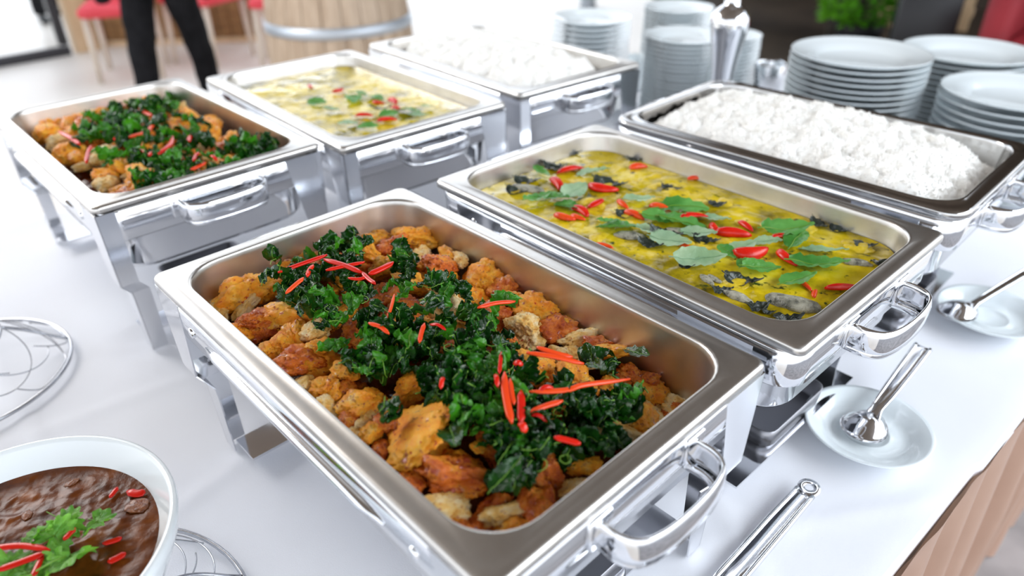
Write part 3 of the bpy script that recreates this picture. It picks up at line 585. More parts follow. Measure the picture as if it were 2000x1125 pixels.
for pts, wpx, lab in S4L: chili_strip(3, top4, pts, wpx * .75, .020, lab, 'chili strips on the left rear pan', lab.startswith('orange'))

# ------------------------------------------------------------------ curries
def liquid(i, depth, amp, name, mat, label, sc_=1):
    n = 8; 
    def fn(a, b):
        # squircle-map the grid into the rounded outline
        lx, ly = a * 2 - 1, b * 2 - 1; k = max(abs(lx), abs(ly)); hx, hy = HX - .0245, HY - .0245; r = .046
        x, y = lx * hx, ly * hy; cx, cy = abs(x) - (hx - r), abs(y) - (hy - r)
        if cx > 0 and cy > 0:
            d = math.hypot(cx, cy)
            m_ = max(cx, cy)
            if d > 0: x = math.copysign(hx - r + cx * m_ / d, x); y = math.copysign(hy - r + cy * m_ / d, y)
        e = 1 - k ** 8
        return loc2w(i, x, y, -depth + e * amp * (nz(x * 22, y * 22, i) + .6 * nz(x * 55, y * 55, i + 3) + .3 * nz(x * 120, y * 120, 1)))
    o = obj(name, mesh(name, *gridmesh(fn, 170, 110), mat)); return tag(o, label, 'curry', 'curries')
liquid(1, .026, .0028, 'green_curry', curry, 'yellow-green curry filling the pan in the middle of the front row')
curry_wet = curry.copy(); curry_wet.name = 'wet_green_curry'; curry_wet.node_tree.nodes['Principled BSDF'].inputs['Roughness'].default_value = .07; curry_wet.node_tree.nodes['Principled BSDF'].inputs['Specular IOR Level'].default_value = .5
liquid(4, .022, .0030, 'green_curry', curry_wet, 'shiny pale-lit curry filling the pan in the back row')
FR = [leaf_me('fresh_leaf', 700 + k, fresh, .2, 1, .55, .02, cup=.25) for k in range(4)]; FP = [leaf_me('pale_leaf', 720 + k, palefresh, .2, 1, .55, .02, veinmat=palefresh, cup=.2) for k in range(3)]; FD = [leaf_me('cooked_leaf', 740 + k, darkleaf, .5, 1, .6, .02, veinmat=darkleaf, cup=.15) for k in range(3)]
def shell_me(name, mat, seed):
    r = random.Random(seed); bend = r.uniform(-.25, .25); nu, nv = 13, 9; b = B(); V = []
    for side, th in ((0, 1), (1, .72)):
        for j in range(nv):
            ph = (j / (nv - 1) - .5) * 2.9
            for i in range(nu):
                u = -1 + 2 * i / (nu - 1); rr = .34 * th * math.sqrt(max(0.02, 1 - (u * .97) ** 2)) * (1.12 - .25 * u)
                V.append((u * (1 if not side else .96), rr * math.sin(ph) + bend * u * u, rr * math.cos(ph) + .02 * nz(u * 4, ph * 3, seed)))
    F = []; mi = []
    for s in (0, 1):
        for j in range(nv - 1):
            for i in range(nu - 1):
                k = s * nu * nv; q = (k + j * nu + i, k + j * nu + i + 1, k + (j + 1) * nu + i + 1, k + (j + 1) * nu + i); F.append(q if not s else q[::-1]); mi.append(s)
    off = nu * nv
    ring = [i for i in range(nu)] + [j * nu + nu - 1 for j in range(1, nv)] + [(nv - 1) * nu + i for i in range(nu - 2, -1, -1)] + [j * nu for j in range(nv - 2, 0, -1)]
    for k in range(len(ring)): a, c = ring[k], ring[(k + 1) % len(ring)]; F.append((a, a + off, c + off, c)); mi.append(1)
    return mesh(name, V, F, [mat, chili_in], True, mi)
SH = [shell_me('chili_slice', chili, 900 + k) for k in range(4)]; SHO = [shell_me('orange_chili_slice', chili_or, 950 + k) for k in range(2)]
def eggp_me(seed):
    V, F = ICO3; V = V.copy(); r = random.Random(seed); o = r.uniform(0, 90)
    for k, v in enumerate(V): V[k] = np.array([v[0], v[1] * .45, v[2] * .26]) * (1 + .22 * nz(v[0] * 2 + o, v[1] * 2, v[2]) + .06 * nz(v[0] * 7 + o, v[1] * 7, v[2] * 7))
    return mesh('eggplant_slice', V, F, eggp)
EG = [eggp_me(k) for k in range(3)]
def lump_me(seed):
    V, F = ICO3; V = V.copy(); o = seed * 7.3
    for k, v in enumerate(V): V[k] = v * np.array([1, .7, .4]) * (1 + .35 * nz(v[0] * 1.5 + o, v[1] * 1.5, v[2] * 1.5) + .1 * nz(v[0] * 5 + o, v[1] * 5, v[2] * 5))
    return mesh('curry_chicken', V, F, curryblob)
LU = [lump_me(k) for k in range(4)]
def on_curry(i, depth, me, name, u, v, lpx, wratio, ang, lift, label, cat, group, tilt=(0, 0), half=False):
    P = at(u, v, RIM - depth + lift); k = ppm(P); s = lpx / k * (.5 if half else 1)
    o = obj(name, me, None, P, (tilt[0], tilt[1], math.radians(-ang)), (s, s * wratio, s)); return later(o, i, label[1:], P, cat, group) if label[0] == '?' else tag(o, label, cat, group)
def side(i, u, v):
    P = at(u, v, RIM - .02); lx, ly = w2loc(i, P); return where(lx, ly)
rc = random.Random(12)
for u, v, l, a, o_ in [(1090, 360, 58, 75, 0), (1117, 334, 60, -25, 0), (1176, 371, 64, 22, 0), (1138, 413, 52, 60, 0), (1168, 399, 52, -50, 0), (1215, 400, 42, 70, 1), (1240, 420, 50, 45, 1), (1290, 405, 46, 35, 1), (1352, 425, 58, -5, 0), (1394, 446, 40, 80, 0), (1432, 456, 70, 15, 0), (1338, 482, 40, 50, 1), (1356, 348, 28, 0, 1), (1246, 325, 38, -10, 1), (1180, 482, 40, 25, 1), (1128, 426, 36, 40, 1), (1102, 426, 48, 30, 1), (1469, 497, 76, -12, 0), (1532, 505, 64, 75, 0), (1524, 463, 44, -10, 0), (1457, 443, 46, 70, 0), (1590, 573, 34, -60, 1), (1573, 560, 38, 75, 1)]:
    on_curry(1, .026, (SHO if o_ else SH)[rc.randrange(2 if o_ else 4)], 'chili_slice', u, v, l, rc.uniform(.85, 1.1), a, .002, {(1469, 497): 'biggest red chili slice, right of the middle of the curry', (1432, 456): 'long central red chili slice on the curry', (1176, 371): 'red chili slice with pink cut edge at the left of the curry', (1090, 360): 'lower slice of the red crescent pair at the left of the curry', (1117, 334): 'upper slice of the red crescent pair at the left of the curry'}.get((u, v), '?%s chili slice' % ('orange' if o_ else 'red')), 'chili', 'chili slices on the curry', (rc.uniform(-.5, .5), 0), True)
on_curry(1, .026, SH[0], 'chili_slice', 1645, 565, 70, .45, -3, .001, 'thin red chili strip lying alone at the handle end of the curry', 'chili', 'chili slices on the curry', half=True)
LV = [(1058, 337, 44, 60, 'f'), (1160, 334, 58, -15, 'p'), (1050, 387, 60, -40, 'f'), (1085, 385, 56, 20, 'f'), (1123, 372, 66, -50, 'p'), (1108, 400, 50, 40, 'f'), (1210, 441, 70, 15, 'f'), (1333, 404, 88, 5, 'f'), (1286, 424, 56, 10, 'f'), (1338, 434, 88, 28, 'f'), (1272, 451, 56, 30, 'p'), (1249, 389, 58, -20, 'p'), (1398, 427, 50, 20, 'p'), (1367, 504, 92, -5, 'p'), (1600, 516, 96, 12, 'f'), (1612, 490, 72, 20, 'p'), (1558, 464, 70, -50, 'f'), (1487, 522, 70, -10, 'f'), (1455, 512, 40, -50, 'f'), (1538, 447, 88, -2, 'f'), (1452, 482, 58, -25, 'p'), (1420, 490, 40, 60, 'f'), (1310, 470, 70, 25, 'p'), (1560, 545, 70, -20, 'f'), (1190, 432, 40, 0, 'f'), (1500, 470, 46, 10, 'p'), (1365, 455, 60, 20, 'p'),
      (1193, 361, 60, 20, 'd'), (1311, 370, 36, 30, 'd'), (1084, 327, 44, 10, 'd'), (1271, 479, 48, 35, 'd'), (1451, 549, 66, 15, 'd'), (1410, 568, 40, 0, 'd'), (1502, 610, 24, 0, 'd'), (1300, 460, 60, 25, 'd'), (1380, 470, 46, 20, 'd'), (1225, 420, 40, 10, 'd'), (1030, 355, 46, 5, 'd'), (1600, 440, 40, 70, 'd'), (1640, 450, 36, 40, 'd'), (1720, 515, 40, -15, 'd'), (1690, 480, 40, 10, 'd'), (1480, 600, 50, -15, 'd'), (1340, 520, 30, 20, 'd'), (1240, 312, 28, 0, 'd'), (1120, 300, 30, 0, 'd'), (1400, 400, 34, 10, 'd'), (1010, 375, 40, 30, 'd'), (1540, 625, 60, -15, 'd')]
for u, v, l, a, t in LV:
    me = rc.choice({'f': FR, 'p': FP, 'd': FD}[t]); d = {'f': 'fresh green', 'p': 'pale silvery green', 'd': 'nearly black cooked'}[t]
    on_curry(1, .026, me, 'fresh_leaf' if t != 'd' else 'cooked_leaf', u, v, l * 1.18, rc.uniform(.9, 1.2), a, .005 if t != 'd' else .001, {(1367, 504): 'large pale leaf at the front middle of the curry', (1600, 516): 'large fresh double leaf at the right of the curry', (1333, 404): 'long green leaf at the centre of the curry'}.get((u, v), '?%s leaf' % d), 'leaf', 'leaves on the curry', (rc.uniform(-.25, .25), rc.uniform(-.2, .2)) if t != 'd' else (0, 0))
for u, v, l, a in [(1549, 594, 108, 28), (1442, 580, 62, 50), (1381, 546, 40, 70), (1673, 513, 54, 22), (1325, 452, 50, 20), (1030, 370, 70, 20), (1230, 460, 60, 15), (1395, 545, 36, 60)]:
    on_curry(1, .026, EG[rc.randrange(3)], 'eggplant_slice', u, v, l, rc.uniform(.8, 1.1), a, .001, 'big grey eggplant slice at the front of the curry' if l > 100 else '?grey eggplant slice', 'eggplant', 'eggplant slices in the curry', half=True)
for k in range(46):
    while True:
        lx, ly = rc.uniform(-.21, .21), rc.uniform(-.115, .115)
        if abs(lx) < .215 and abs(ly) < .118: break
    P = loc2w(1, lx, ly, -.0285); s = rc.uniform(.010, .02)
    later(obj('curry_chicken', LU[k % 4], None, P, (0, 0, rc.uniform(0, 6)), (s, s, s * .7)), 1, 'yellow curried chicken lump', P, 'chicken', 'chicken lumps in the curry')
for u, v, l, a, t in [(770, 198, 34, 60, 'r'), (738, 202, 26, 20, 'r'), (712, 226, 32, 0, 'r'), (756, 235, 36, -10, 'r'), (662, 178, 26, -50, 'r'), (606, 170, 20, 60, 'r'), (776, 212, 26, 40, 'r'), (690, 192, 44, 75, 'f'), (800, 215, 40, 20, 'f'), (620, 200, 36, 20, 'f'), (735, 190, 34, 40, 'f'), (760, 222, 34, -30, 'f'), (720, 246, 36, 0, 'f'), (680, 240, 34, 10, 'p'), (700, 182, 36, 30, 'f'), (820, 225, 34, 0, 'p'), (650, 214, 34, 30, 'p'), (745, 214, 36, 0, 'd'), (836, 208, 26, 0, 'p')]:
    if t == 'r': on_curry(4, .022, SH[rc.randrange(4)], 'chili_slice', u, v, l * 1.1, 1, a, .003, {(770, 198): 'upright red chili slice on the back curry', (756, 235): 'lowest red chili slice on the back curry', (606, 170): 'leftmost red chili slice on the back curry'}.get((u, v), '?red chili slice'), 'chili', 'chili slices on the back curry', (rc.uniform(-.4, .4), 0), True)
    else: on_curry(4, .022, rc.choice({'f': FR, 'p': FP, 'd': FD}[t]), 'fresh_leaf', u, v, l * 1.2, 1.2, a, .006, '?%s leaf' % {'f': 'fresh green', 'p': 'pale green', 'd': 'dark'}[t], 'leaf', 'leaves on the back curry', (rc.uniform(-.3, .3), 0))

# ------------------------------------------------------------------ rice
def rice_obj(i, top, ngr, label, seed):
    rr = random.Random(seed); b = B()
    def hz(lx, ly): return top(lx, ly) + .012 * nz(lx * 24, ly * 24, seed) + .008 * nz(lx * 55, ly * 55, seed) + .003 * nz(lx * 110, ly * 110, seed)
    def fn(a, c):
        lx = (a * 2 - 1) * (HX - .032); ly = (c * 2 - 1) * (HY - .032); return loc2w(i, lx, ly, max(-.094, hz(lx, ly)))
    b.add(*gridmesh(fn, 230, 150))
    for _ in range(ngr):
        lx, ly = rr.uniform(-1, 1) * (HX - .036), rr.uniform(-1, 1) * (HY - .036); z = max(-.092, hz(lx, ly)) + .0004
        c = loc2w(i, lx, ly, z); d = np.array([rr.gauss(0, 1), rr.gauss(0, 1), rr.gauss(0, .7)]); d /= np.linalg.norm(d); s = np.cross(d, (0.1, .2, 1)); s /= np.linalg.norm(s); t = np.cross(d, s); ln = rr.uniform(.0024, .0034); r = .0011
        V = [c - d * ln] + [c - d * ln * .5 + r * (math.cos(q) * s + math.sin(q) * t) for q in (0, 1.57, 3.14, 4.71)] + [c + d * ln * .5 + r * (math.cos(q) * s + math.sin(q) * t) for q in (0, 1.57, 3.14, 4.71)] + [c + d * ln]
        b.add(V, [(0, 2, 1), (0, 3, 2), (0, 4, 3), (0, 1, 4)] + [(1 + k, 1 + (k + 1) % 4, 5 + (k + 1) % 4, 5 + k) for k in range(4)] + [(5, 6, 9), (6, 7, 9), (7, 8, 9), (8, 5, 9)])
    o = obj('steamed_rice', b.me('steamed_rice', rice)); tag(o, label, 'rice', kind='stuff')
def topr3(lx, ly): return -.006 + .030 * math.exp(-((lx + .02) / .2) ** 2 - ((ly - .01) / .11) ** 2) - .045 * sstep(.10, .135, ly) - .03 * sstep(.17, .235, lx) - .02 * sstep(-.19, -.235, lx) - .022 * sstep(-.10, -.135, ly)
def topr6(lx, ly): return -.004 + .03 * math.exp(-((lx - .0) / .2) ** 2 - (ly / .11) ** 2) - .03 * sstep(.08, .135, ly) - .03 * sstep(.17, .235, lx) - .03 * sstep(-.17, -.235, lx) - .02 * sstep(-.10, -.135, ly)
rice_obj(2, topr3, 6500, 'heap of white steamed rice in the pan beside the plates', 3); rice_obj(5, topr6, 2500, 'heap of white steamed rice in the farthest pan', 8)

# ------------------------------------------------------------------ plates
def plate_me(name, r, h):
    k = r / .135
    return mesh(name, *lathe([(.0, .003), (.075 * k, .003), (.082 * k, .006), (.090 * k, .011 * h), (.112 * k, .016 * h), (.132 * k, .021 * h), (.135 * k, .0225 * h), (.1345 * k, .0205 * h), (.112 * k, .012 * h), (.088 * k, .006 * h), (.075 * k, .0005), (.07 * k, 0), (.0, 0)], 56), ceramic)
PLT = plate_me('dinner_plate', .138, 1.0); PLS = plate_me('side_plate', .101, 1.0)
ORD = ['topmost', 'second', 'third', 'fourth', 'fifth', 'sixth', 'seventh', 'eighth', 'ninth', 'tenth', 'eleventh', 'twelfth', 'thirteenth', 'fourteenth', 'fifteenth', 'sixteenth', 'seventeenth', 'eighteenth', 'nineteenth', 'twentieth', 'twenty-first', 'twenty-second', 'twenty-third', 'twenty-fourth']
def stack(x, y, ztop, me, name, pitch, what, group):
    n = max(1, round((ztop - TAB - .0225) / pitch)); rr = random.Random(int(x * 1000))
    pitch = (ztop - TAB - .026) / n
    for k in range(n + 1):
        o = obj(name, me, None, (x + rr.uniform(-.0015, .0015), y + rr.uniform(-.0015, .0015), TAB + .0045 + k * pitch), (0, 0, rr.uniform(0, 6)))
        d = n - k; tag(o, ('%s white plate of %s' % ('topmost' if d == 0 else ORD[min(d, 23)] + ' from the top', what)) if k else 'bottom white plate of %s' % what, 'plate', group)
stack(.735, 1.535, RIM + .004, PLT, 'dinner_plate', .0125, 'the dinner stack right behind the rice', 'dinner plates left stack')
stack(1.045, 1.665, RIM - .028, PLT, 'dinner_plate', .0130, 'the back right dinner stack', 'dinner plates back right stack')
stack(.985, 1.372, RIM - .035, PLT, 'dinner_plate', .0155, 'the dinner stack nearest the right edge', 'dinner plates right stack')
stack(.213, 1.92, RIM + .006, PLS, 'side_plate', .013, 'the short stack behind the far rice', 'side plates behind far rice')
stack(.443, 1.858, RIM - .028, PLS, 'side_plate', .011, 'the tall stack left of the chrome holder', 'side plates tall stack')
stack(.497, 2.209, RIM - .026, PLS, 'side_plate', .013, 'the side plate stack behind the tall one', 'side plates rear stack')
PLT2 = plate_me('small_plate', .076, 1.0); _d = depth_at(1433, 66, 2.0); stack(_d[0], _d[1], _d[2], PLT2, 'small_plate', .011, 'the small stack behind the chrome holder', 'small plates stack behind holder')

# chrome tapered holder
h_ = at(1407, 320, TAB); hx_ = depth_at(1409, 160, 1.52)
t = empty('chrome_holder', (hx_[0], hx_[1], TAB + .003)); tag(t, 'tall polished chrome tapered holder with rounded shoulder behind the rice', 'holder')
obj('body', mesh('holder_body', *lathe([(.0, 0), (.036, 0), (.037, .004), (.032, .009), (.019, .02), (.0185, .10), (.020, .17), (.026, .225), (.034, .275), (.0385, .298), (.0395, .308), (.037, .320), (.030, .330), (.022, .336), (.016, .340), (.0155, .352)], 40), chrome), t)
obj('cap', mesh('holder_cap', *lathe([(.0155, .352), (.019, .355), (.021, .365), (.021, .388), (.016, .398), (.0, .401)], 32), chrome), t)
# glass cups behind the plates
for k, (u, v, d, lab) in enumerate([(1506, 118, 2.0, 'small steel sauce cup between the plate stacks'), (1250, 70, 2.05, 'small white cup between the two left plate stacks')]):
    P = depth_at(u, v, d); o = obj('cup', mesh('cup', *lathe([(0, .004), (.028, .004), (.034, .03), (.04, .085), (.042, .09), (.0435, .088), (.036, .03), (.030, 0), (0, 0)], 28), chrome if k == 0 else ceramic), None, (P[0], P[1], TAB + .004)); tag(o, lab, 'cup')

# ------------------------------------------------------------------ saucers, spoons
SAU = mesh('saucer', *lathe([(0, .005), (.024, .005), (.0262, .0068), (.0280, .0070), (.0305, .0054), (.042, .0062), (.050, .0085), (.056, .0135), (.068, .0185), (.0725, .0200), (.0722, .0182), (.055, .008), (.040, .0025), (.036, 0), (0, 0)], 60), ceramic)
s1 = obj('saucer', SAU, None, (.426, .647, TAB + .003)); tag(s1, 'white saucer under a serving spoon nearest the front dish', 'saucer', 'saucers')
_s2 = at(1932, 614, TAB + .014); s2 = obj('saucer', SAU, None, (_s2[0], _s2[1], TAB + .003)); tag(s2, 'white saucer under a ladle beside the curry handle', 'saucer', 'saucers')
def spoon(name, pts, ws, ts, label, bowl=None, hole=False):
    Q = np.array([at(u, v, TAB + h) for u, v, h in pts]); c = Q[0].copy(); P = smoothpath(Q - c, 7); n = len(P); x = np.linspace(0, len(ws) - 1, n)
    wd = np.interp(x, range(len(ws)), ws); th = np.interp(x, range(len(ts)), ts)
    e = empty(name, (c[0], c[1], c[2])); tag(e, label, 'serving spoon')
    b = B(); b.add(*strip(P, wd, th)); obj('spoon_handle', b.me('spoon_handle', chrome), e)
    # raised edges along the handle
    T = np.gradient(P, axis=0); S = np.cross(T, (0, 0, 1.0)); S /= np.linalg.norm(S, axis=1)[:, None]; b = B()
    for sg in (-1, 1): b.add(*tube(P + S * sg * (wd * .40)[:, None] + np.array([0, 0, .0008]), np.clip(wd * .13, .0004, .0032), 8))
    obj('handle_edge', b.me('handle_edge', chrome), e)
    if hole:
        d = (P[0] - P[1]) / np.linalg.norm(P[0] - P[1]); a = np.linspace(0, 2 * np.pi, 28, endpoint=False); s = np.cross(d, (0, 0, 1.0)); s /= np.linalg.norm(s)
        ctr = P[0] + d * .009; loops = []
        for r_, z in ((.0125, 0), (.0118, .0018), (.0052, .0018), (.0044, 0), (.0052, -.0012), (.0118, -.0012), (.0125, 0)): loops.append(np.array([ctr + r_ * (math.cos(q) * d + math.sin(q) * s) + np.array([0, 0, z]) for q in a]))
        obj('hanging_hole', mesh('hanging_hole', *loft(loops), chrome), e)
    if bowl:
        (u, v, h), ln, wdt, dp, ang, inv = bowl; cc = at(u, v, TAB + h) - c; V = []; nu, nv = 24, 9
        for side_, off in ((0, 0), (1, .0014)):
            for j in range(nv):
                r_ = j / (nv - 1)
                for i in range(nu):
                    a = 2 * math.pi * i / nu; V.append((r_ * ln / 2 * math.cos(a) * (1 - off * 10), r_ * wdt / 2 * math.sin(a) * (1 - .18 * math.cos(a)), inv * (-dp * (1 - r_ ** 2.2) + off)))
        F = []
        for sd in (0, 1):
            for j in range(nv - 1):
                for i in range(nu):
                    k = sd * nu * nv; q = (k + j * nu + i, k + j * nu + (i + 1) % nu, k + (j + 1) * nu + (i + 1) % nu, k + (j + 1) * nu + i); F.append(q if sd else q[::-1])
        for i in range(nu): a, b2 = (nv - 1) * nu + i, (nv - 1) * nu + (i + 1) % nu; F.append((a, b2, b2 + nu * nv, a + nu * nv))
        obj('spoon_bowl', mesh('spoon_bowl', V, F, chrome), e, cc, (0, 0, ang))
    return e
_a = math.atan2(at(1800, 680, TAB)[1] - at(1690, 830, TAB)[1], at(1800, 680, TAB)[0] - at(1690, 830, TAB)[0])
spoon('serving_spoon', [(1803, 678, .058), (1770, 722, .046), (1735, 768, .036), (1712, 798, .030), (1700, 820, .026)], (.022, .021, .018, .014, .020), (.003, .003, .0035, .005, .004), 'steel serving spoon resting upside down on the nearest saucer, handle to the upper right', ((1690, 830, .018), .064, .052, .014, _a, -1))
_a2 = math.atan2(at(2000, 535, TAB)[1] - at(1880, 600, TAB)[1], at(2000, 535, TAB)[0] - at(1880, 600, TAB)[0])
spoon('serving_spoon', [(2040, 512, .050), (1990, 540, .042), (1930, 576, .034), (1905, 592, .030), (1892, 602, .026)], (.016, .014, .011, .011, .016), (.003, .003, .0035, .005, .004), 'steel ladle resting on the saucer beside the curry handle', ((1872, 606, .020), .066, .052, .014, _a2, -1))
spoon('serving_spoon', [(1572, 962, .012), (1520, 1020, .009), (1470, 1078, .008), (1420, 1135, .008), (1370, 1195, .008)], (.022, .025, .0255, .026, .024), (.003, .003, .0035, .004, .004), 'long steel utensil handle with a hanging hole lying on the cloth at the front', ((1330, 1240, .010), .08, .06, .012, _a, 1), True)

# ------------------------------------------------------------------ bowl of gravy, wire stands
BC = np.array([-.415, .388]); 
t = empty('sauce_bowl', (*BC, TAB + .048)); tag(t, 'large white porcelain bowl of brown gravy in the front left corner', 'bowl')
obj('bowl_body', mesh('bowl_body', *lathe([(0, .010), (.045, .011), (.078, .024), (.098, .048), (.113, .072), (.1245, .090), (.1265, .0925), (.129, .0930), (.1312, .0915), (.1315, .088), (.128, .072), (.116, .045), (.092, .016), (.062, .003), (.05, 0), (0, 0)], 90), bowlmat), t)
SZ = TAB + .048 + .070; SR = .112
def sfn(a, b):
    x, y = a * 2 - 1, b * 2 - 1; m_ = max(abs(x), abs(y)); d = math.hypot(x, y); k = m_ / d if d > 0 else 1; x *= k * SR; y *= k * SR
    return (BC[0] + x, BC[1] + y, SZ + (1 - m_ ** 10) * (.0012 * nz(x * 60, y * 60, 4) + .0016 * max(0, nz(x * 110, y * 110, 8)) + .0003 * nz(x * 300, y * 300)))
o = obj('brown_gravy', mesh('brown_gravy', *gridmesh(sfn, 110, 110), gravy)); tag(o, 'lumpy dark brown gravy filling the white bowl', 'gravy')
def lobed_me(seed):
    r = random.Random(seed); V = [(0, 0, 0)]; n = 72; rings = 5
    for k in range(1, rings + 1):
        q = k / rings
        for i in range(n):
            a = 2 * math.pi * i / n; lob = .62 + .38 * abs(math.cos(1.5 * a + .3)) ** .6; lob *= 1 + .13 * math.sin(a * 13 + seed) * q
            if abs(a - math.pi) < .35: lob *= .35 + .65 * abs(a - math.pi) / .35
            V.append((q * lob * math.cos(a), q * lob * math.sin(a), .22 * q * q * math.sin(2.2 * a + seed) + .10 * nz(q * 3 * math.cos(a) + seed, q * 3 * math.sin(a), 2)))
    F = [(0, 1 + i, 1 + (i + 1) % n) for i in range(n)] + [(1 + k * n + i, 1 + (k + 1) * n + i, 1 + (k + 1) * n + (i + 1) % n, 1 + k * n + (i + 1) % n) for k in range(rings - 1) for i in range(n)]
    b = B(); b.add(V, F); 
    for a in (0, 2.0, -2.0): b.add(*tube([(0, 0, .02), (.4 * math.cos(a), .4 * math.sin(a), .05), (.75 * math.cos(a), .75 * math.sin(a), .12)], [.02, .014, .006], 4), 1)
    b.add(*tube([(-1.4, .1, -.1), (-.7, .05, .0), (0, 0, .02)], .03, 5), 1)
    return b.me('coriander_leaf', [cori, stem])
CO = [lobed_me(k) for k in range(4)]
for k, (u, v, s, a, lab) in enumerate([(132, 1022, .017, 10, 'pale folded coriander leaf at the back of the gravy garnish'), (107, 1046, .020, -70, 'bright green coriander leaf in the middle of the gravy garnish'), (190, 1020, .017, 30, 'small darker coriander leaf rightmost on the gravy'), (138, 1085, .022, -60, 'broad coriander leaf at the right of the gravy garnish'), (100, 1108, .018, -100, 'coriander leaf at the lower middle of the gravy garnish'), (18, 1100, .020, 160, 'coriander leaf leftmost on the gravy'), (70, 1044, .014, 170, 'small coriander leaf behind the red strips on the gravy'), (55, 1120, .018, 200, 'coriander leaf below the red strips on the gravy')]):
    P = at(u, v, SZ + .014); o = obj('coriander_leaf', CO[k % 4], None, P, (.5 * math.sin(k + 1), .5 * math.cos(k * 2), math.radians(-a)), (s * .86, s * .86, s * 1.3)); tag(o, lab, 'coriander', 'coriander leaves on the gravy')
def flat(lx, ly): return 0
def strip_at(pts, wpx, z, label):
    Q = np.array([at(u, v, z) for u, v in pts]); c = Q.mean(0); P = smoothpath(Q - c, 6); n = len(P); tt = np.linspace(0, 1, n); pr = np.clip(np.minimum(tt, 1 - tt) * 5 + .25, 0, 1); wm = wpx / ppm(c)
    tag(obj('chili_strip', mesh('chili_strip', *strip(P, wm * pr, np.full(n, .002), (.1, -.2, 1)), chili), None, c), label, 'chili strip', 'chili strips on the gravy')
strip_at([(-20, 1072), (40, 1066), (97, 1074)], 13, SZ + .016, 'upper long red chili strip on the gravy garnish'); strip_at([(-10, 1115), (40, 1098), (92, 1078)], 14, SZ + .017, 'lower long red chili strip slanting across the gravy garnish')
strip_at([(84, 1085), (74, 1105), (62, 1130)], 12, SZ + .015, 'short red chili strip pointing down from the gravy garnish'); strip_at([(124, 1055), (136, 1042), (148, 1032)], 11, SZ + .013, 'red chili strip between the coriander leaves on the gravy')
strip_at([(200, 1062), (222, 1056), (238, 1050)], 11, SZ + .003, 'red chili flake floating right of the gravy garnish'); strip_at([(210, 1098), (228, 1090), (246, 1080)], 14, SZ + .003, 'red chili flake nearest the right bowl wall'); strip_at([(214, 972), (222, 962), (230, 952)], 9, SZ + .003, 'small dark red chili flake toward the back of the gravy'); strip_at([(248, 960), (268, 964), (284, 960)], 16, SZ + .003, 'dark red chili skin by the back right bowl wall')
for k, (u, v, s) in enumerate([(270, 988, .011), (140, 942, .006), (52, 1006, .006)]):
    P = at(u, v, SZ + .001); o = obj('gravy_lump', LU[k % 4], None, P, (0, 0, k), (s, s, s * .4)); tag(o, ['largest bean lump by the right bowl wall', 'pale lump at the back of the gravy', 'brown lump left behind the garnish', 'lump below the large one by the right wall', 'small lump in the middle of the gravy', 'lump at the left back of the gravy'][k], 'bean lump', 'lumps in the gravy')
LUG = []
for m_ in LU: c_ = m_.copy(); c_.materials.clear(); c_.materials.append(chunk); LUG.append(c_)
for o in list(COL.objects):
    if o.name.startswith('gravy_lump'): o.data = LUG[LU.index(o.data)]
def wire_stand(cx, cy, rb, rt, h, label, seed):
    r = random.Random(seed); e = empty('wire_stand', (cx, cy, TAB + .004)); tag(e, label, 'wire stand', 'wire stands')
    ring = lambda R, z, n=64: [(R * math.cos(2 * math.pi * i / n), R * math.sin(2 * math.pi * i / n), z) for i in range(n)]
    obj('base_ring', mesh('base_ring', *tube(ring(rb, .003), .0026, 8, True), wire), e); obj('top_ring', mesh('top_ring', *tube(ring(rt, h), .0026, 8, True), wire), e)
    def P(a, q): R = rb + (rt - rb) * q ** .75 if q <= 1 else rt; return np.array([R * math.cos(a), R * math.sin(a), .003 + (h - .003) * q ** .9])
    for k in range(4):
        a = k * math.pi / 2 - .9 + r.uniform(-.1, .1); obj('rib', mesh('rib', *tube([P(a + .12 * math.sin(q * 3), q) for q in np.linspace(0, 1, 10)], .0022, 6), wire), e)
    for k in range(15):
        a0 = k * .42 + r.uniform(-.2, .2); q0 = r.uniform(.25, .6); f1, f2 = r.uniform(1.2, 2.2), r.uniform(0, 6)
        pts = [P(a0 + t_ * 1.5 + .12 * math.sin(f1 * t_ * 3 + f2), min(1, max(.02, q0 + .38 * math.sin(f1 * t_ * 2.2 + f2)))) for t_ in np.linspace(0, 1, 40)]
        obj('wire', mesh('wire', *tube(pts, .0009, 5), wire), e)
wire_stand(-.765, .780, .142, .070, .055, 'empty chrome wire stand on the cloth at the left edge', 3)
wire_stand(-.395, .362, .158, .088, .046, 'chrome wire stand under the white gravy bowl', 9)

# ------------------------------------------------------------------ background
# barrel
bc = depth_at(664, 60, 3.55); t = empty('wine_barrel', (bc[0], bc[1], 0)); tag(t, 'old oak barrel with a pale metal hoop standing behind the back row', 'barrel')
def brad(z): return .305 + .052 * (1 - ((z - .46) / .46) ** 2)
NS = 24
for k in range(NS):
    a0, a1 = 2 * math.pi * (k + .02) / NS, 2 * math.pi * (k + .98) / NS; V = []
    for z in np.linspace(0, .92, 9):
        for a, rr in ((a0, brad(z)), ((a0 + a1) / 2, brad(z) + .003), (a1, brad(z)), (a1, brad(z) - .03), (a0, brad(z) - .03)): V.append((rr * math.cos(a), rr * math.sin(a), z))
    F = [(j * 5 + i, j * 5 + (i + 1) % 5, (j + 1) * 5 + (i + 1) % 5, (j + 1) * 5 + i) for j in range(8) for i in range(5)] + [(4, 3, 2, 1, 0), (40, 41, 42, 43, 44)]
    obj('stave', mesh('stave', V, F, stave_m, False), t)
for z in (.05, .30, .655, .885): obj('hoop', mesh('hoop', *lathe([(brad(z - .024) + .004, z - .024), (brad(z - .024) + .008, z - .024), (brad(z + .024) + .008, z + .024), (brad(z + .024) + .004, z + .024)], 48), hoop_m), t)
obj('lid', mesh('lid', *lathe([(0, .90), (.29, .90), (.29, .88), (0, .88)], 40), stave_m), t)

